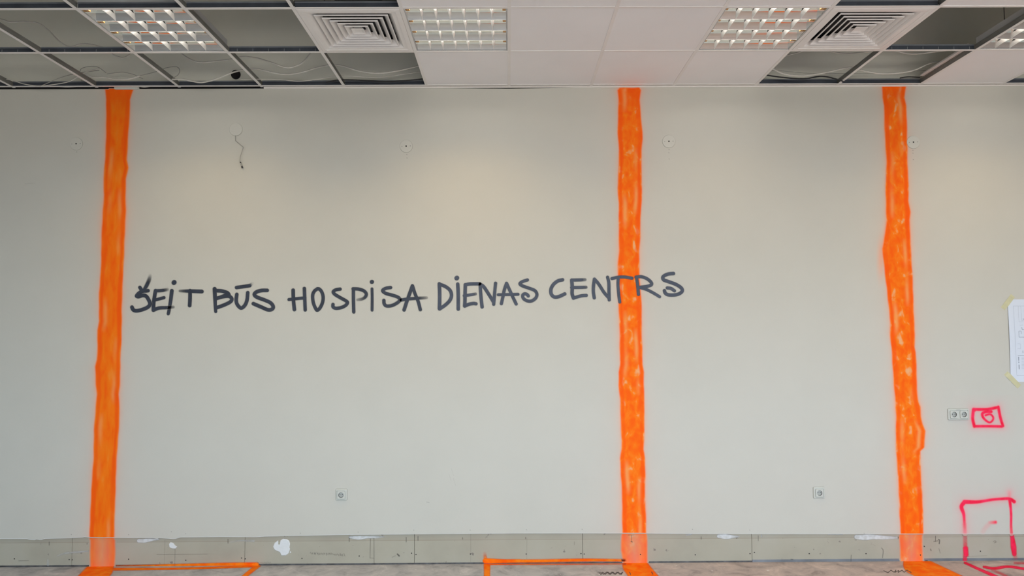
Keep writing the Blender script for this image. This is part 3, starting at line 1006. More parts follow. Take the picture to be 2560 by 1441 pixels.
# ------------------------------------------------------------------ paint on the wall, boards and floor
def stripe(name, st, m, label, bumpy):
    y0, y1 = st[0, 0], st[-1, 0]
    x0, x1 = st[:, 1].min() - 8, st[:, 2].max() + 8
    X, Y = np.meshgrid(np.arange(x0, x1, 1.5), np.concatenate([np.arange(y0 - 3, 1330, 2.0), np.arange(1330, y1 + 5, 1.0)]))
    jit = 0.35 * np.sin(Y * 0.117 + st[0, 1]) + 0.8 * np.sin(Y * 0.031 + 1.3 + st[2, 1])
    L = np.interp(Y, st[:, 0], st[:, 1]) + jit
    R = np.interp(Y, st[:, 0], st[:, 2]) - jit * 0.8
    din = np.minimum(X - L, R - X)
    soft = np.where(Y > 1340, 3.0, 2.2)
    cov = np.clip((din + soft) / (2 * soft), 0, 1)
    cov = cov * cov * (3 - 2 * cov)
    edge = plaster_edge(X)
    onb = Y > edge + 0.5
    top = np.clip((Y - y0 + 2 + 0.9 * np.sin(X * 0.17)) / 4, 0, 1)
    end = np.clip((y1 + 1.5 - Y) / 3, 0, 1)
    cov = cov * top * end
    cov = np.where(onb, cov * 0.86, cov)
    cov = np.where(on_y_many(X, Y, YW)[..., 2] > H - 0.009, 0, cov)
    # deeper lines where the can was drawn along both edges first
    w1 = 4.5 + 1.5 * np.sin(Y * 0.02 + 2); w2 = 4.5 + 1.5 * np.sin(Y * 0.027)
    l1 = np.exp(-((X - L - 7) / w1) ** 4); l2 = np.exp(-((R - X - 7) / w2) ** 4)
    br1 = 0.55 + 0.45 * np.sin(Y * 0.013 + st[0, 2]); br2 = 0.55 + 0.45 * np.sin(Y * 0.017 + st[3, 1])
    line = np.clip(np.maximum(l1 * (0.55 + 0.4 * br1), l2 * (0.55 + 0.4 * br2)), 0, 1)
    # thin coverage beside those lines, in broken runs
    g1 = np.clip(np.sin(Y * 0.019 + st[1, 1]) + 0.6 * np.sin(Y * 0.047 + 2) - 0.25, 0, 1)
    g2 = np.clip(np.sin(Y * 0.0155 + st[1, 2]) + 0.6 * np.sin(Y * 0.053) - 0.25, 0, 1)
    thin = np.maximum(g1 * np.exp(-((X - L - 16) / 5.0) ** 2), g2 * np.exp(-((R - X - 15) / 4.5) ** 2)) * (0.75 if bumpy else 0.5)
    thin = np.where(onb, 0, thin)
    cov = np.where(onb, cov * np.clip(1.08 - din / 75, 0.62, 1), cov)
    line = np.where(onb, line * 0.3, line)
    line = np.maximum(line, np.clip(1 - (Y - y0) / 60, 0, 0.55))  # deeper towards the top: the weaker light there put into the colour

    def plane(Xp, Yp):
        A = on_y_many(Xp, Yp, YW - 0.0006); B = on_y_many(Xp, Yp, YB - 0.0006)
        return np.where((Yp > plaster_edge(Xp) + 0.5)[..., None], B, A)
    return sheet(name, wall, m, X, Y, cov, plane, line, label=label, thin=thin)


stripe('paint_stripe', ST_LEFT, M['orange'], 'wide orange sprayed stripe left of the black lettering', 0)
stripe('paint_stripe', ST_MID, M['orange_dabs'], 'wide orange sprayed stripe under the last black word', 1)
stripe('paint_stripe', ST_RIGHT, M['orange_dabs'], 'wide orange sprayed stripe nearest the pink marks', 1)

# orange along the foot of the boards and on the floor
c1 = crop(0, 1300, 3.879); c2 = crop(640, 1300, 3.879); c3 = crop(1280, 1300, 3.879); c4 = crop(1900, 1300, 3.879)
marks('paint_line', wall, M['orange_floor'], [(c1([(1130, 450), (1500, 447), (1900, 440), (2300, 435), (2490, 435)]), [1.6, 2.6, 3.5, 4.5, 5], 0.5, 0.95, 2.5)], 'board', label='thin orange line along the board foot, left run')
marks('paint_line', wall, M['orange_floor'], [(c2([(2225, 400), (2400, 402), (2560, 400)]), [6.5, 4.5, 4], 1, 1, 2), (c3([(0, 402), (300, 400), (700, 392), (1090, 395)]), [3.8, 3.6, 3.4, 2.8], 1, 0.9, 2.5), (c2([(2218, 330), (2228, 400)]), 4, 0.15, 1, 3)], 'board', label='thin orange line along the board foot, middle run')
fl = lambda pts: [(a, min(b, 1470)) for a, b in pts]
marks('paint_line', floor, M['orange_floor'], [([(255, 1419), (232, 1442), (205, 1468)], [29, 27, 26], 0.95, 0.95, 3), ([(285, 1424), (420, 1423), (540, 1420), (645, 1416)], [3.4, 2.4, 2.4, 3], 0.9, 0.9, 1.6), ([(646, 1414), (612, 1441), (585, 1465)], [5.5, 5, 5], 0.9, 0.9, 2)], 'floor', label='orange line on the floor below the left stripe')
marks('paint_line', floor, M['orange_floor'], [(c2([(2240, 430), (2240, 547)]) + [(1217, 1468)], [8, 7.5, 7.5], 0.95, 0.95, 2.2), (c2([(2240, 432), (2560, 430)]), 2, 0.9, 0.7, 1.2), (c3([(0, 431), (600, 432), (1100, 428)]), 1.8, 0.7, 0.5, 1.2)], 'floor', label='orange corner line on the floor, middle run')
marks('paint_line', floor, M['orange_floor'], [([(1585, 1412), (1606, 1440), (1632, 1472)], [29, 30, 31], 0.9, 0.95, 2.5)], 'floor', label='orange band on the floor below the middle stripe')
marks('paint_line', floor, M['orange_floor'], [([(2283, 1411), (2335, 1437), (2400, 1470)], [25, 27, 29], 0.9, 0.95, 2.5)], 'floor', label='orange band on the floor below the right stripe')

# pink marks
marks('pink_mark', wall, M['pink_wall'], PINK_BOX + PINK_RING, 'wall', label='small pink sprayed box with a ring beside the double socket')
marks('pink_mark', wall, M['pink_wall'], PINK_DOOR, 'wall', label='large open pink sprayed frame low on the wall')
marks('pink_mark', wall, M['pink'], PINK_DOOR_FOOT, 'board', label='pink legs of the sprayed frame on the boards')
marks('pink_mark', floor, M['pink'], [(cE([(352, 1338), (470, 1392), (590, 1445), (700, 1500)]), [3, 3.4, 3.8, 4], 0.9, 0.95, 1.8), (cE([(500, 1370), (580, 1382), (690, 1368), (813, 1385), (900, 1400)]), [3, 3.6, 3, 3.2, 3.2], 0.9, 0.9, 1.8), (cE([(565, 1392), (680, 1445)]), 3, 0.35, 0.5, 2.5), (cE([(740, 1340), (813, 1342)]), 2.5, 0.4, 0.5, 2)], 'floor', label='pink lines on the floor below the sprayed frame')

# the black hand-sprayed sentence, word by word, letter by letter
cA = crop(310, 660, 6.4); cB = crop(700, 660, 6.4); cC = crop(1060, 660, 6.4); cD = crop(1340, 660, 6.4)
W0 = 4.6
S = lambda c, pts, hw=W0, a0=1, a1=1, soft=1.1: (c(pts), hw, a0, a1, soft)
WORDS = [
    ('painted word reading ŠEIT in dark slate spray', [
        [S(cA, [(255, 378), (275, 410), (300, 430), (345, 435), (385, 430)], 4.4), S(cA, [(418, 190), (400, 260), (360, 350), (325, 410)], [4.5, 4.8, 4.5, 4], 0.12, 1, 2.0),
         S(cA, [(330, 432), (280, 445), (228, 480), (205, 515), (235, 525), (300, 505), (355, 520), (395, 580), (415, 640), (385, 690), (300, 730), (205, 752), (150, 738), (128, 695)], 4.7),
         S(cA, [(205, 515), (230, 500)], 5.2)],
        [S(cA, [(505, 430), (492, 500), (475, 620), (470, 740)], 4.6), S(cA, [(505, 432), (600, 428), (695, 412)], 4.0, 1, 0.3, 1.6), S(cA, [(495, 580), (570, 560), (640, 542)], 3.9), S(cA, [(470, 742), (560, 708), (680, 702), (790, 692)], [4.6, 4.2, 4, 3.5], 1, 0.4, 1.4)],
        [S(cA, [(765, 432), (750, 560), (725, 720), (708, 800)], [4.8, 4.5, 4.2, 3.9]), S(cA, [(798, 302), (804, 296)], 5.8)],
        [S(cA, [(895, 435), (1060, 437), (1245, 443)], [3.2, 4.6, 4.8], 0.5, 1), S(cA, [(1057, 430), (1056, 560), (1050, 668)], 4.6)]]),
    ('painted word reading BŪS in dark slate spray', [
        [S(cA, [(1450, 402), (1456, 560), (1462, 700), (1467, 765)], [5, 4.7, 4.2, 3.8]), S(cA, [(1455, 430), (1560, 435), (1650, 462), (1678, 492)], 4.6), S(cA, [(1678, 492), (1600, 512), (1485, 556)], 4.2),
         S(cA, [(1485, 552), (1590, 525), (1680, 520), (1725, 560), (1700, 610), (1600, 660), (1480, 703)], 4.5)],
        [S(cA, [(1805, 490), (1795, 580), (1812, 650), (1872, 708), (1932, 665), (1968, 580), (1980, 462)], 4.5), S(cA, [(1800, 380), (1900, 366), (2010, 350)], 4.4), S(cA, [(2005, 350), (2055, 312)], 3.6, 0.9, 0.1, 1.6)],
        [S(cA, [(2290, 425), (2200, 427), (2120, 450), (2085, 492), (2130, 535), (2250, 580), (2345, 625), (2387, 685), (2365, 728), (2300, 735), (2210, 698), (2070, 638)], 4.6)]]),
    ('painted word reading HOSPISA in dark slate spray', [
        [S(cB, [(210, 422), (215, 580), (230, 732)], 4.5), S(cB, [(390, 395), (395, 540), (403, 738)], 4.3), S(cB, [(143, 572), (260, 558), (400, 545)], 3.9)],
        [S(cB, [(600, 398), (548, 440), (522, 510), (533, 620), (568, 710), (597, 742), (640, 705), (680, 620), (690, 530), (668, 450), (630, 405), (600, 398)], 4.2)],
        [S(cB, [(962, 405), (890, 418), (852, 450), (880, 490), (970, 545), (1050, 590), (1080, 620), (1050, 665), (980, 700), (895, 712), (850, 690), (848, 650)], 4.2)],
        [S(cB, [(1175, 400), (1175, 560), (1180, 770)], 4.2), S(cB, [(1170, 400), (1260, 405), (1340, 432), (1380, 480), (1362, 532), (1310, 565), (1240, 576)], [4.2, 4.2, 4.2, 3.4], 1, 0.3, 1.3)],
        [S(cB, [(1472, 400), (1475, 560), (1473, 742)], 3.5), S(cB, [(1468, 290), (1472, 289)], 5.0)],
        [S(cB, [(1770, 380), (1695, 392), (1642, 428), (1690, 472), (1800, 503), (1888, 535), (1920, 575), (1880, 622), (1790, 668), (1705, 674), (1668, 640), (1662, 585)], 4.2)],
        [S(cB, [(2118, 353), (2080, 460), (2030, 600), (1985, 738)], 4.4), S(cB, [(2120, 353), (2160, 480), (2210, 600), (2245, 733)], 4.2), S(cB, [(1940, 580), (2050, 562), (2200, 552), (2345, 543)], [4, 4, 3.8, 3.6], 1, 0.35, 1.3)]]),
    ('painted word reading DIENAS in dark slate spray with a bluish sheen', [
        [S(cC, [(245, 320), (250, 450), (250, 600), (247, 718)], 4.4), S(cC, [(248, 325), (350, 368), (420, 430), (440, 510), (410, 590), (340, 660), (250, 722)], 4.3)],
        [S(cC, [(540, 325), (548, 500), (548, 725)], 4.3), S(cC, [(522, 230), (528, 225)], 5.6)],
        [S(cC, [(662, 335), (658, 450), (655, 600), (650, 675)], 4.4), S(cC, [(664, 335), (740, 322), (890, 320)], 4.2), S(cC, [(642, 510), (740, 497), (825, 483)], 3.7, 1, 0.6), S(cC, [(650, 677), (720, 647), (790, 635), (832, 640)], 4.2)],
        [S(cC, [(900, 325), (905, 450), (918, 590), (930, 690)], 4.2), S(cC, [(900, 325), (960, 372), (1050, 510), (1115, 615)], 4.2), S(cC, [(1145, 310), (1130, 470), (1115, 648)], 4.0)],
        [S(cC, [(1320, 312), (1285, 420), (1260, 540), (1238, 638)], 4.0), S(cC, [(1322, 312), (1370, 420), (1420, 530), (1475, 643)], 4.0), S(cC, [(1188, 495), (1340, 492), (1505, 488)], 3.7)],
        [S(cC, [(1655, 258), (1580, 283), (1536, 316), (1570, 350), (1680, 390), (1770, 427), (1806, 485), (1785, 550), (1720, 595), (1650, 592), (1592, 555), (1580, 505), (1612, 480), (1650, 492), (1668, 515)], 4.0)]]),
    ('painted word reading CENTRS in dark slate spray with a bluish sheen across the middle stripe', [
        [S(cD, [(425, 256), (350, 275), (280, 330), (240, 405), (245, 485), (292, 530), (365, 525), (460, 482)], 4.3)],
        [S(cD, [(572, 262), (580, 380), (578, 480), (600, 548)], 4.4), S(cD, [(572, 260), (680, 258), (785, 254)], 3.9, 1, 0.5), S(cD, [(570, 380), (700, 378), (800, 375)], 3.9, 1, 0.7), S(cD, [(600, 548), (680, 524), (740, 510), (805, 506)], 4.0)],
        [S(cD, [(935, 245), (920, 350), (918, 450), (932, 545)], 4.1), S(cD, [(935, 245), (1000, 320), (1090, 460), (1168, 548)], 4.0), S(cD, [(1145, 215), (1165, 300), (1168, 450), (1172, 578)], 4.0)],
        [S(cD, [(1215, 236), (1320, 214), (1420, 212), (1535, 230)], 3.9), S(cD, [(1315, 240), (1312, 340), (1325, 500), (1340, 612)], 3.8)],
        [S(cD, [(1608, 212), (1625, 330), (1640, 490)], 4.0), S(cD, [(1600, 214), (1680, 206), (1770, 235), (1838, 290), (1848, 332), (1790, 358), (1645, 378)], 4.0), S(cD, [(1660, 380), (1760, 408), (1870, 462), (1978, 527)], 3.7)],
        [S(cD, [(2200, 155), (2110, 165), (2035, 205), (2042, 255), (2120, 285), (2240, 330), (2320, 382), (2342, 430), (2305, 472), (2230, 497), (2120, 497), (2070, 470), (2055, 430)], 4.3), S(cD, [(2100, 386), (2160, 395), (2215, 432)], 4.0)]]),
]
M['black_paint_sheen'] = paint_material('slate_spray_sheen', [(0.3, (0.044, 0.055, 0.085)), (0.7, (0.066, 0.080, 0.118))], 0.5, 0.3, (16, 16, 16))  # same slate paint, with the sky's sheen put into the colour
for k_, (lab, letters) in enumerate(WORDS):
    first_px = letters[0][0][0][0]
    w_ = empty('painted_word', on_y(*first_px, YW - 0.001))
    w_['label'] = lab
    w_.parent = wall
    inv = Matrix.Translation(-Vector(w_.location))
    for n_, st in enumerate(letters):
        o = marks('letter', w_, M['black_paint'] if k_ < 3 else M['black_paint_sheen'], st, 'wall', 1.0, zoff=0.0012)
        o.matrix_parent_inverse = inv

# fine pencil and tool marks
pm = []
def pen(plane, pts, hw=0.9, a=0.75):
    pm.append((plane, (pts, hw * 0.8, a * 0.85, a * 0.85, 0.65)))
for x_, y0, y1 in ((123, 1356, 1364), (570, 1349, 1359), (873, 1346, 1355), (1015.5, 1344, 1356), (1156.5, 1345, 1349), (1314, 1344, 1348), (1753, 1343, 1349), (1045, 1342, 1352)):
    pen('board', [(x_, y0), (x_, y1)], 0.9, 0.7)
pen('board', c2([(1110, 185), (1106, 372)]), 0.6, 0.7); pen('board', c2([(1144, 180), (1145, 420)]), 0.6, 0.7); pen('board', c2([(1106, 372), (1145, 374)]), 0.6, 0.6)
pen('board', c1([(1698, 270), (1694, 450)]), 0.5, 0.5); pen('board', c1([(1600, 200), (1592, 440)]), 0.5, 0.3)
pen('board', c1([(1520, 338), (2010, 334)]), 0.5, 0.55); pen('board', c1([(180, 400), (278, 398)]), 0.7, 0.5)
pen('board', c2([(2082, 140), (2082, 410)]), 0.4, 0.35); pen('board', c3([(145, 180), (143, 380)]), 0.4, 0.35); pen('board', c3([(604, 215), (604, 245)]), 0.6, 0.5)
dashes = []
for q in range(34):
    x_ = 530 + q * 10 + random.uniform(-3, 3)
    y_ = 326 + 0.05 * (x_ - 530) + random.uniform(-5, 5)
    dashes.append((c2([(x_, y_ - random.uniform(4, 10)), (x_ + random.uniform(-3, 6), y_ + random.uniform(4, 10))]), 0.45, 0.5, 0.5, 0.6))
marks('pencil_mark', wall, M['pencil'], dashes, 'board', 0.6, zoff=0.0016)
dashes = []
for q in range(16):
    x_ = 10 + q * 8.5
    dashes.append((c2([(x_, 415 + random.uniform(-5, 5)), (x_ + 5, 420 + random.uniform(-5, 7))]), 0.4, 0.4, 0.4, 0.6))
marks('pencil_mark', wall, M['pencil'], dashes, 'board', 0.6, zoff=0.0016)
pen('board', c2([(1372, 335), (1388, 352)]), 2.2, 0.7); pen('board', c2([(1320, 365), (1352, 350)]), 0.8, 0.35)
pen('board', c3([(1160, 150), (1160, 215)]), 0.8, 0.6); pen('board', c3([(1155, 212), (1166, 216)]), 1.6, 0.6); pen('board', c3([(1125, 150), (1185, 148)]), 0.7, 0.5)
pen('board', c3([(2388, 155), (2388, 205)]), 0.8, 0.6)
pen('board', c4([(1178, 275), (1195, 300), (1188, 370)]), 0.9, 0.6); pen('board', c4([(885, 345), (882, 405)]), 0.8, 0.6)
pen('board', c4([(1702, 160), (1702, 212)]), 0.8, 0.7); pen('board', c4([(1685, 210), (1730, 205)]), 0.9, 0.7); pen('board', c4([(1730, 190), (1742, 200), (1738, 235)]), 1.2, 0.75)
pen('board', c4([(1655, 285), (1660, 302)]), 1.2, 0.6); pen('board', c4([(1735, 280), (1748, 325)]), 0.7, 0.5); pen('board', c4([(1975, 360), (2200, 350)]), 0.5, 0.4)
pen('board', c4([(2262, 212), (2280, 205), (2290, 218), (2272, 226)]), 0.8, 0.5); pen('board', c4([(1590, 257), (1592, 258)]), 1.3, 0.9); pen('board', c4([(300, 384), (320, 386)]), 1.0, 0.6)
pen('board', c4([(1605, 400), (1622, 398)]), 1.6, 0.9)
for b_, c_ in ((95, 1362), (190, 1350), (660, 1376), (705, 1322)):
    pass
for x_, y_ in ((1128, 1172), (1133, 1196), (1122, 1185)):
    pen('wall', [(x_, y_), (x_ + 6, y_ + 18)], 0.5, 0.16)
pen('wall', [(1066, 1256), (1073, 1257)], 0.7, 0.4); pen('wall', [(62, 460), (88, 458)], 0.5, 0.25)
for x_, y_ in ((191.5, 380), (1016.8, 386.5), (1017.2, 395), (1672.3, 374), (1671.8, 382), (1672.5, 397.5), (2282, 376), (2282, 383), (2283, 399), (178, 1337), (321, 1337.5), (428, 1330), (464, 1335), (895, 1331), (1034, 1326), (1175, 1326), (1316, 1325), (1455, 1324), (1731, 1324), (1874, 1326), (2160, 1334), (750.5, 1333.5)):
    pen('wall', [(x_, y_), (x_ + 0.6, y_ + 0.4)], 1.0, 0.55)
for pl, s_ in pm:
    marks('pencil_mark', wall, M['pencil'], [s_], pl, 0.7, zoff=0.0016)
# scribbles on the floor
zz_ = c3([(845, 512), (862, 532), (880, 510), (905, 530), (930, 508), (955, 530), (980, 508), (1005, 530), (1030, 508), (1055, 530), (1075, 510)])
zy_ = c3([(860, 512), (890, 530), (918, 508), (945, 530), (968, 508), (992, 530), (1018, 508), (1045, 530), (1068, 512), (1062, 532)])
for z_ in (zz_, zy_):
    marks('scribble', floor, M['pencil'], [([z_[i], z_[i + 1]], 0.8, 0.85, 0.85, 0.7) for i in range(len(z_) - 1)], 'floor', 0.7, zoff=0.001)
zv_ = c4([(1200, 495), (1240, 515), (1270, 490), (1300, 510), (1318, 490), (1312, 510), (1345, 492), (1340, 512), (1378, 490), (1398, 510), (1425, 490), (1465, 512)])
marks('scribble', floor, M['pencil'], [([zv_[i], zv_[i + 1]], 0.8, 0.85, 0.85, 0.7) for i in range(len(zv_) - 1)], 'floor', 0.7, zoff=0.001)
for p_ in (c3([(1140, 510), (1150, 530)]), c3([(1355, 508), (1365, 528)])):
    marks('scribble', floor, M['pencil'], [(p_, 0.9, 0.85, 0.85, 0.7)], 'floor', 0.7, zoff=0.0016)


# filler patches on the boards
def patch(outline, m, label, thick=0.002, plane_y=None):
    y = (YB if plane_y is None else plane_y)
    P = [on_y(a, b, y) for a, b in outline]
    n = len(P)
    cx = sum(p[0] for p in P) / n; cz = sum(p[2] for p in P) / n
    V = [(p[0], y, p[2]) for p in P] + [(cx + (p[0] - cx) * 0.93, y - thick, cz + (p[2] - cz) * 0.93) for p in P]
    Fc = [(i, (i + 1) % n, n + (i + 1) % n, n + i) for i in range(n)] + [tuple(range(n, 2 * n))]
    o = obj('filler_patch', V, Fc, m, wall)
    if label: o['label'] = label
    return o


patch(c2([(165, 262), (180, 225), (215, 200), (215, 240), (232, 240), (238, 200), (262, 185), (300, 190), (322, 205), (330, 235), (325, 270), (330, 285), (318, 325), (290, 347), (248, 350), (232, 315), (205, 305), (178, 290)]), M['filler'], 'large white filler blot on the boards', 0.004)
patch(c2([(327, 315), (334, 307), (341, 315), (336, 325)]), M['filler'], None)
patch(c1([(1640, 235), (1655, 218), (1680, 225), (1700, 250), (1720, 262), (1705, 280), (1672, 278), (1645, 268)]), M['filler'], 'small white chip in the boards', 0.004)
M['filler_film'] = paint_material('thin_filler_film', [(0.35, (0.56, 0.57, 0.56)), (0.65, (0.68, 0.70, 0.71))], 0.85, 0.2, (40, 40, 40))
marks('filler_patch', wall, M['filler_film'], [(c1([(1345, 205), (1400, 205), (1470, 196), (1540, 190)]), [4.5, 5, 3, 1.2], 0.95, 0.85, 1.4)], 'board')
marks('filler_patch', wall, M['filler_film'], [(c2([(910, 172), (1000, 176), (1090, 170), (1180, 172), (1240, 165)]), [2.5, 5, 3, 2.4, 1], 0.9, 0.5, 1.6), (c2([(1080, 160), (1190, 160)]), 1.2, 0.6, 0.6, 1.2)], 'board')
marks('filler_patch', wall, M['filler_film'], [(c3([(2005, 160), (2060, 164), (2130, 166), (2200, 164)]), [4.5, 6.5, 4, 1.2], 0.95, 0.6, 1.4)], 'board')
marks('filler_patch', wall, M['filler_film'], [(c4([(935, 168), (1000, 172), (1090, 168), (1200, 174), (1335, 176)]), [5.5, 7, 5.5, 4, 2.6], 0.95, 0.6, 1.6)], 'board')
marks('filler_patch', wall, M['filler_film'], [(c1([(555, 352), (640, 325), (720, 318), (855, 306)]), [1, 2.2, 2.4, 1.4], 0.4, 0.5, 1.8)], 'board')
marks('filler_patch', wall, M['filler_film'], [(c1([(2235, 215), (2330, 205), (2460, 208)]), [1.5, 1.8, 2.5], 0.3, 0.45, 1.6)], 'board')
marks('filler_patch', wall, M['filler_film'], [(c3([(1690, 150), (1740, 140)]), 1.6, 0.5, 0.6, 1.3), (c4([(14, 150), (14, 168)]), 1.0, 0.85, 0.85, 0.9)], 'board')
marks('filler_patch', wall, M['filler_film'], [(c4([(665, 143), (800, 143)]), 1.2, 0.5, 0.5, 1.2), (c1([(465, 395), (465, 440)]), 2.6, 0.3, 0.4, 2)], 'board')


# ------------------------------------------------------------------ things on the wall
def junction_cover(px, py, r_px, label):
    c = on_y(px, py, YW)
    s = np.linalg.norm(on_y(px + 1, py, YW) - c)
    r = r_px * s
    mb = MB(); mb.disc((0, 0), r, -0.0035, 40, 0, 0.0035, 0.0012)
    o = mb.build('junction_cover', M['cover'], None, (c[0], YW, c[2]), False)
    tag(o, label, 'cover plate', 'round junction covers on the far wall')
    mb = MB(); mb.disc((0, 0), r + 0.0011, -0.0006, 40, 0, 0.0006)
    mb.build('rim_shadow', M['rim'], o)  # flat dark ring stands in for the shadow round the plate
    mb = MB(); mb.disc((0, 0.0005), 0.0054, -0.0040, 16, 0, 0.001)
    mb.build('cable_hole', M['dark'], o)['label'] = 'black hole in the middle'
    for dx, dz, rr in ((0.030, 0.0015, 0.0034), (-0.0305, -0.002, 0.0026)):
        mb = MB(); mb.disc((dx, dz), rr, -0.0041, 12, 0, 0.001)
        mb.build('screw', M['steel'], o)
    return o


junction_cover(191, 360, 15.7, 'round cover plate with a black hole left of the left orange stripe')
junction_cover(1015.5, 366, 15.7, 'round cover plate with a black hole between the left and middle stripes')
junction_cover(1672, 354, 16.1, 'round cover plate with a black hole just right of the middle stripe')
junction_cover(2283, 356, 16.1, 'round cover plate with a black hole touching the right orange stripe')
c = on_y(590, 324, YW)
mb = MB(); mb.disc((0, 0), 16.4 / 348, -0.005, 40, 0, 0.005, 0.0015)
o = mb.build('junction_cover', M['cover'], None, (c[0], YW, c[2]))
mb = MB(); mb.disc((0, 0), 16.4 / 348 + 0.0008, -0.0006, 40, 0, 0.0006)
mb.build('rim_shadow', M['rim'], o)  # painted shadow ring behind the plain cover
tag(o, 'plain round cover plate without hole above the dangling cable end', 'cover plate', 'round junction covers on the far wall')

c5 = crop(540, 290, 9.008)
pts = [(440, 440), (439, 555), (600, 690), (612, 712), (575, 830), (545, 930), (542, 1030), (552, 1045)]
off = [0.003, 0.006, 0.014, 0.015, 0.016, 0.018, 0.018, 0.017]
P3 = [on_y(*p, YW - d) for p, d in zip(c5(pts), off)]
path = np.vstack([smooth_path(P3[0:2], 4), smooth_path(P3[1:3], 5)[1:], smooth_path(P3[2:], 5)[1:]])
root = empty('dangling_cable', P3[0], 'short kinked grey cable dangling from the plain round cover', 'cable')
inv = Matrix.Translation(-Vector(root.location))
o = tube('cord', path, 0.0023, M['cable_grey'], root, 8); o.matrix_parent_inverse = inv
q = [on_y(*p, YW - 0.017) for p in c5([(548, 1035), (570, 1090), (595, 1175)])]
mb = MB()
d = (q[2] - q[0]); L_ = np.linalg.norm(d); d /= L_
nrm = np.array([d[2], 0, -d[0]])
for t0, t1, w_, mi in ((0, .22, .0035, 1), (.22, .72, .005, 0), (.72, 1.0, .0052, 1)):
    A, B = q[0] + d * L_ * t0, q[0] + d * L_ * t1
    vs = [p + s * nrm * w_ + np.array([0, yy, 0]) for p in (A, B) for s in (-1, 1) for yy in (-.004, .004)]
    mb.add(vs, [(0, 1, 3, 2), (4, 6, 7, 5), (0, 4, 5, 1), (2, 3, 7, 6), (0, 2, 6, 4), (1, 5, 7, 3)], mi)
o = mb.build('plug', [M['cable_grey'], M['cable_black']], root); o.matrix_parent_inverse = inv


def rrect(hx, hz, r, n=5):
    out = []
    for cx, cz, a0 in ((hx - r, hz - r, 0), (-hx + r, hz - r, 90), (-hx + r, -hz + r, 180), (hx - r, -hz + r, 270)):
        for i in range(n + 1):
            a = math.radians(a0 + 90 * i / n)
            out.append((cx + r * math.cos(a), cz + r * math.sin(a)))
    return out


def loft(mb, rings, cap_last=True, mi=0):
    """rings of (x, z) outlines at given y; all of equal length"""
    n = len(rings[0][0])
    V = [(x, y, z) for ol, y in rings for x, z in ol]
    Fc = [(k_ * n + i, (k_ + 1) * n + i, (k_ + 1) * n + (i + 1) % n, k_ * n + (i + 1) % n) for k_ in range(len(rings) - 1) for i in range(n)]
    if cap_last:
        Fc.append(tuple(range((len(rings) - 1) * n, len(rings) * n)))
    mb.add(V, Fc, mi)


def ring_pts(c, r, n=24):
    return [(c[0] + r * math.cos(math.pi / 4 * 0 + 2 * math.pi * i / n), c[1] + r * math.sin(2 * math.pi * i / n)) for i in range(n)]


def socket(px, py, n_ins, label, lid=False):
    c = on_y(px, py, YW)
    hz = 0.0405
    hx = 0.0405 if n_ins == 1 else 0.0755
    root = empty('wall_socket', (c[0], YW, c[2]), label, 'wall socket', 'white wall sockets')
    mb = MB()
    loft(mb, [(rrect(hx, hz, .008), 0.0), (rrect(hx, hz, .008), -0.005), (rrect(hx - .003, hz - .003, .007), -0.0085), (rrect(hx - .0095, hz - .0095, .005), -0.0100),
              (rrect(hx - .0105, hz - .0105, .005), -0.0065)], True)
    mb.build('socket_frame', M['plastic'], root)
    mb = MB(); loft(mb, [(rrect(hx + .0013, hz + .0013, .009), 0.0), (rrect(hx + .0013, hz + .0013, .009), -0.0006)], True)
    mb.build('rim_shadow', M['rim'], root)  # dark outline stands in for the shadow round the frame
    for k_ in range(n_ins):
        cx = 0.0 if n_ins == 1 else (-0.0355 + 0.071 * k_)
        N = 48
        ang = [2 * math.pi * i / N for i in range(N)]

        def sqr(h_):
            return [(cx + h_ * math.cos(q) / (abs(math.cos(q)) ** 9 + abs(math.sin(q)) ** 9) ** (1 / 9), h_ * math.sin(q) / (abs(math.cos(q)) ** 9 + abs(math.sin(q)) ** 9) ** (1 / 9)) for q in ang]
        base, inner = sqr(.0275), sqr(.0266)
        circ = [(cx + .0188 * math.cos(q), .0188 * math.sin(q)) for q in ang]
        circ2 = [(cx + .0160 * math.cos(q), .0160 * math.sin(q)) for q in ang]
        circ3 = [(cx + .0155 * math.cos(q), .0155 * math.sin(q)) for q in ang]
        mb = MB()
        loft(mb, [(base, -0.0055), (base, -0.0125), (inner, -0.0138), (circ, -0.0138)], False, 0)
        loft(mb, [(circ, -0.0138), (circ2, -0.0070)], False, 2)
        loft(mb, [(circ2, -0.0070), (circ3, -0.0070)], True, 1)
        ins = mb.build('socket_insert', [M['plastic'], M['socket_well'], M['well_wall']], root)
        for s in (-1, 1):
            p_ = MB(); p_.disc((cx + s * .0088, .0015), .0028, -0.0074, 12)
            p_.build('pin_hole', M['dark'], ins)
        for s in (-1, 1):
            p_ = MB(); p_.box(cx - .0035, cx + .0035, -0.0135, -0.0072, s * .0172 - .0018, s * .0172 + .0018)
            p_.build('earth_clip', M['steel'], ins)
        p_ = MB(); p_.disc((cx, .0015), .0017, -0.0075, 10)
        p_.build('screw', M['steel'], ins)
    if lid:
        p_ = MB(); p_.box(-.018, .012, -0.0102, -0.0095, .0305, .0335)
        p_.build('label_strip', M['steel'], root)
    return root


socket(853.5, 1237.5, 1, 'single white wall socket low between the left and middle stripes')
socket(2047, 1232.5, 1, 'single white wall socket low between the middle and right stripes')
socket(2395, 1036.5, 2, 'double white wall socket beside the small pink box', True)

# taped drawing at the right picture edge
tl, bl = on_y(2518, 749, YW), on_y(2526, 955.5, YW)
u_z = (bl - tl); hgt = np.linalg.norm(u_z); u_z /= hgt
u_x = np.array([-u_z[2], 0, u_z[0]])
u_x = u_x if u_x[0] > 0 else -u_x
PW = 0.84 * 0.5
paper = empty('taped_drawing', tl, 'white plan drawing taped to the wall at the right photo edge', 'paper sheet')
pinv = Matrix.Translation(-Vector(tl))


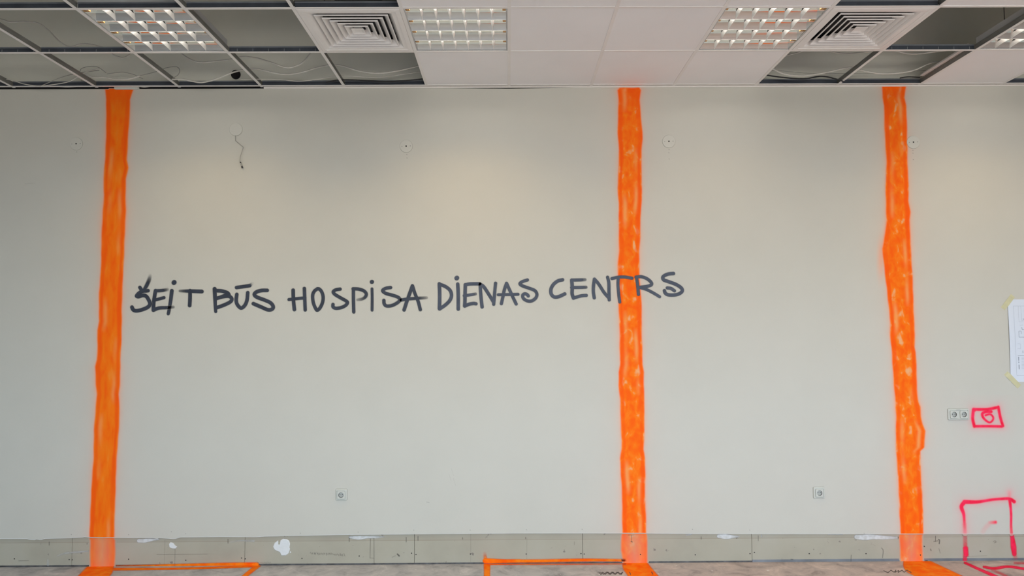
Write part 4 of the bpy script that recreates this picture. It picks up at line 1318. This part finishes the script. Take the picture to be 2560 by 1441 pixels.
def pp(a, b, lift):                     # a, b in metres from the sheet's top left corner
    p = tl + u_x * a + u_z * b
    return (p[0], YW - lift, p[2])


def lift(a, b):
    return 0.0015 + 0.006 * math.exp(-(a / 0.05) ** 2) * math.sin(math.pi * np.clip(b / hgt, 0, 1)) ** 0.8


V, Fc = [], []
na, nb = 24, 24
for j in range(nb + 1):
    for i in range(na + 1):
        a, b_ = PW * (i / na) ** 1.5, hgt * j / nb
        V.append(pp(a, b_, lift(a, b_)))
for j in range(nb):
    for i in range(na):
        Fc.append((j * (na + 1) + i, (j + 1) * (na + 1) + i, (j + 1) * (na + 1) + i + 1, j * (na + 1) + i + 1))
o = obj('sheet', V, Fc, M['paper'], paper); o.matrix_parent_inverse = pinv
so = o.modifiers.new('thickness', 'SOLIDIFY'); so.thickness = 0.0004; so.offset = 1
SC = hgt / 1150.0                       # zoomed picture units (554 x 1441 view) to metres


def pr(x, y):                           # a point of the zoomed view on the sheet
    px_, py_ = 2460 + x / 5.54, 720 + y / 5.54
    w_ = on_y(px_, py_, YW) - tl
    return float(w_ @ u_x), float(w_ @ u_z)


def pline(pts, w, m):
    mb = MB()
    for (x0, y0), (x1, y1) in zip(pts[:-1], pts[1:]):
        a0, b0 = pr(x0, y0); a1, b1 = pr(x1, y1)
        L_ = math.hypot(a1 - a0, b1 - b0)
        n = max(1, int(L_ / 0.02))
        nx, ny = -(b1 - b0) / L_ * w / 2, (a1 - a0) / L_ * w / 2
        for k_ in range(n):
            t0, t1 = k_ / n, (k_ + 1) / n
            q = [(a0 + (a1 - a0) * t0 + nx, b0 + (b1 - b0) * t0 + ny), (a0 + (a1 - a0) * t1 + nx, b0 + (b1 - b0) * t1 + ny),
                 (a0 + (a1 - a0) * t1 - nx, b0 + (b1 - b0) * t1 - ny), (a0 + (a1 - a0) * t0 - nx, b0 + (b1 - b0) * t0 - ny)]
            mb.add([pp(a, b, lift(a, b) + 0.0009) for a, b in q], [(0, 1, 2, 3)])
    o_ = mb.build('printed_line', m, paper); o_.matrix_parent_inverse = pinv
    return o_


pline([(1000, 250), (402, 252), (450, 1215), (1000, 1215)], 0.0018, M['ink'])
pline([(470, 255), (480, 470), (545, 470)], 0.0015, M['ink'])
pline([(505, 255), (512, 350)], 0.0015, M['ink'])
pline([(515, 350), (520, 455), (800, 455)], 0.0018, M['ink'])
pline([(478, 600), (480, 685), (800, 683)], 0.003, M['ink_dark'])
pline([(480, 600), (510, 600), (512, 640)], 0.003, M['ink_dark'])
pline([(490, 520), (540, 515)], 0.0015, M['ink']); pline([(520, 545), (525, 580), (600, 578)], 0.003, M['ink_dark'])
pline([(460, 775), (500, 775), (503, 845), (458, 845)], 0.0015, M['ink'])
pline([(462, 938), (900, 938)], 0.003, M['ink_dark'])
pline([(475, 955), (477, 1010)], 0.006, M['ink_dark']); pline([(477, 1022), (478, 1042)], 0.006, M['ink_dark']); pline([(480, 1065), (483, 1130)], 0.006, M['ink_dark'])
pline([(535, 870), (537, 905)], 0.007, M['ink'])
for k_ in range(9):
    pline([(515, 960 + k_ * 20), (900, 960 + k_ * 20)], 0.0022, M['ink'])
pline([(541, 428), (541, 440)], 0.006, M['ink_dark'])


def tape(x0, y0, x1, y1, w):
    a0, b0 = pr(x0, y0); a1, b1 = pr(x1, y1)
    L_ = math.hypot(a1 - a0, b1 - b0)
    nx, ny = -(b1 - b0) / L_ * w / 2, (a1 - a0) / L_ * w / 2
    n = 10
    V, Fc = [], []
    for k_ in range(n + 1):
        t = k_ / n
        a, b = a0 + (a1 - a0) * t, b0 + (b1 - b0) * t
        for s in (1, -1):
            aa, bb = a + s * nx, b + s * ny
            inside = aa > 0 and 0 < bb < hgt
            V.append(pp(aa, bb, (lift(aa, bb) + 0.0012) if inside else 0.0028 if 0.1 < t < 0.9 else 0.0009))
    for k_ in range(n):
        Fc.append((2 * k_, 2 * k_ + 1, 2 * k_ + 3, 2 * k_ + 2))
    o_ = obj('tape_strip', V, Fc, M['tape'], paper); o_.matrix_parent_inverse = pinv
    o_['label'] = 'yellow masking tape strip at a corner'
    return o_


tape(258, 290, 400, 108, 0.036)
tape(300, 1180, 490, 1372, 0.036)

# small driver box at the top of the left stripe
a, b = on_y(290, 215, YW), on_y(346, 215, YW)
mb = MB()
z_ = H - 0.0150
mb.box(a[0], b[0], D0 + 0.016, YW, z_, z_ + 0.024)
mb.box(a[0] - 0.008, a[0], D0 + 0.019, YW, z_ + 0.003, z_ + 0.018)
mb.box(b[0], b[0] + 0.008, D0 + 0.019, YW, z_ + 0.003, z_ + 0.018)
o = mb.build('driver_box', M['plastic'])
tag(o, 'small pale driver box at the wall top above the left orange stripe', 'box')

# ------------------------------------------------------------------ cables over the open bays
GC = 'loose cables above the open ceiling bays'


def cable(pts, y, r, m, label, y2=None):
    n = len(pts)
    ys = np.linspace(y, y if y2 is None else y2, n)
    P = [on_y(p[0], p[1], yy) for p, yy in zip(pts, ys)]
    o = tube('cable', smooth_path(P, 7), r, M[m])
    tag(o, label, 'cable', GC)
    return o


cable([(-60, 46), (0, 48), (25, 55), (60, 54), (95, 58), (120, 75), (150, 105), (175, 117), (205, 110), (235, 113), (275, 124)], 4.62, 0.0048, 'cable', 'white cable curving down across the far left open bays', 4.7)
cable([(262, 122), (275, 132), (290, 140), (308, 144), (322, 138), (334, 126)], 4.66, 0.0042, 'cable', 'short sagging white cable loop below the left louvre light')
cable([(440, 122), (455, 135), (475, 148), (500, 156), (540, 153), (585, 147), (605, 142), (640, 145), (680, 157), (715, 169), (740, 165), (760, 153), (785, 122)], 4.70, 0.005, 'cable', 'white cable in two sags left of the left air vent')
cable([(430, 199), (455, 198), (480, 203), (505, 206), (540, 198), (580, 182), (612, 174), (640, 172), (670, 179), (710, 186), (750, 182), (790, 170), (830, 162), (860, 166), (900, 178), (945, 183), (990, 178), (1047, 165), (1090, 158)], 4.84, 0.0056, 'cable', 'long wavy white cable passing the black pipe hole')
cable([(600, 199), (650, 198), (700, 199), (745, 203), (790, 199), (830, 192), (865, 190), (920, 193), (960, 192), (1050, 180), (1090, 176)], 4.93, 0.0030, 'cable', 'thin white cable under the long wavy one')
cable([(815, 206), (855, 200), (920, 202), (960, 204), (1010, 202), (1085, 195)], 4.95, 0.0048, 'cable_black', 'black cable in the last open bay before the tiles')
cable([(-40, 190), (25, 200), (60, 210), (95, 215), (130, 212), (170, 205), (190, 195), (215, 180), (250, 171)], 4.97, 0.003, 'cable', 'grey cable rising from the wall corner at far left', 4.85)
cable([(100, 216), (150, 195), (185, 185), (215, 180), (248, 176)], 4.95, 0.0026, 'cable_grey', 'thin grey cable end leaning over the far left tangle')
cable([(194, 190), (200, 178), (205, 171), (225, 166), (245, 168), (265, 182)], 4.9, 0.0022, 'cable_grey', 'thin grey arch of cable in the left tangle')
cable([(215, 184), (226, 192), (245, 194), (260, 193), (285, 198), (320, 198), (350, 190)], 4.9, 0.005, 'cable', 'thick white cable end left of the driver box')
cable([(345, 191), (395, 178), (415, 170), (440, 167), (449, 175), (445, 187), (430, 197)], 4.92, 0.0022, 'cable_grey', 'thin hooked wire loop left of the pipe hole')
cable([(268, 185), (290, 182), (310, 181), (335, 187), (357, 197)], 4.93, 0.0022, 'cable_grey', 'thin arched wire above the driver box')
cable([(118, 212), (150, 217), (180, 217.5), (198, 214), (204, 199)], 5.032, 0.003, 'cable', 'white cable lying along the wall top at far left')
cable([(346, 216), (362, 218), (380, 215), (390, 212)], 5.035, 0.003, 'cable', 'short white lead leaving the driver box')
cable([(1890, 158), (1930, 172), (1960, 185), (2000, 190), (2040, 186), (2080, 178), (2110, 171), (2130, 169), (2150, 175), (2190, 183), (2230, 184), (2280, 177), (2320, 160), (2345, 154), (2380, 150)], 4.82, 0.0054, 'cable', 'wavy white cable through the two right open bays')
cable([(1900, 174), (1960, 178), (2030, 184), (2100, 184), (2200, 184), (2310, 176), (2350, 173)], 4.97, 0.0018, 'cable_grey', 'thin straight wire behind the right wavy cable')
cable([(1940, 146), (1960, 140), (2000, 130), (2020, 120)], 4.68, 0.0042, 'cable', 'short white cable rising behind the right air vent')
cable([(2050, 120), (2070, 127), (2110, 134), (2150, 132), (2180, 128), (2200, 120)], 4.68, 0.0042, 'cable', 'sagging white cable below the right air vent')
cable([(2225, 120), (2240, 127), (2270, 134), (2300, 134), (2340, 129), (2375, 125), (2400, 118)], 4.68, 0.005, 'cable', 'sagging white cable at the bay right of the right vent')
cable([(1895, 184), (1915, 188), (1960, 194), (2010, 197), (2055, 191), (2095, 199), (2110, 205)], 4.94, 0.0048, 'cable_black', 'black cable low in the right open bays')
cable([(2250, 195), (2270, 192.5), (2300, 193.5)], 4.96, 0.0040, 'cable_black', 'short black cable stub in the right open bay', 4.97)

# pale strip lying on the grid in the right bay
p0, p1 = on_z(2407, 124, H + 0.045), on_z(2304, 190, H + 0.045)
xs_ = LX(9) - 0.022
mb = MB(); mb.box(xs_ - 0.014, xs_ + 0.014, D0 - 0.55, D0 - 0.05, H + 0.038, H + 0.046)
mb.box(xs_ + 0.010, xs_ + 0.014, D0 - 0.55, D0 - 0.05, H + 0.046, H + 0.066)
o = mb.build('loose_angle', M['tee_white'])
tag(o, 'loose pale metal angle lying beside the runner in the right open bay', 'metal strip')
# hanger wires of the grid
for px_, x_ in ((811, None),):
    p = on_y(px_, 6, D0 - CELL * 2)
    o = tube('hanger', [(p[0], D0 - CELL * 2, H + TH), (p[0], D0 - CELL * 2, 3.9), (p[0], D0 - CELL * 2, 4.4)], 0.0022, M['cable_black'])
    in_ceil(o)
for px_ in (2510,):
    p = on_y(px_, 25, D0 - CELL * 1)
    o = tube('hanger', [(p[0], D0 - CELL, H + TH), (p[0], D0 - CELL, 3.9), (p[0], D0 - CELL, 4.4)], 0.0022, M['cable_black'])
    in_ceil(o)
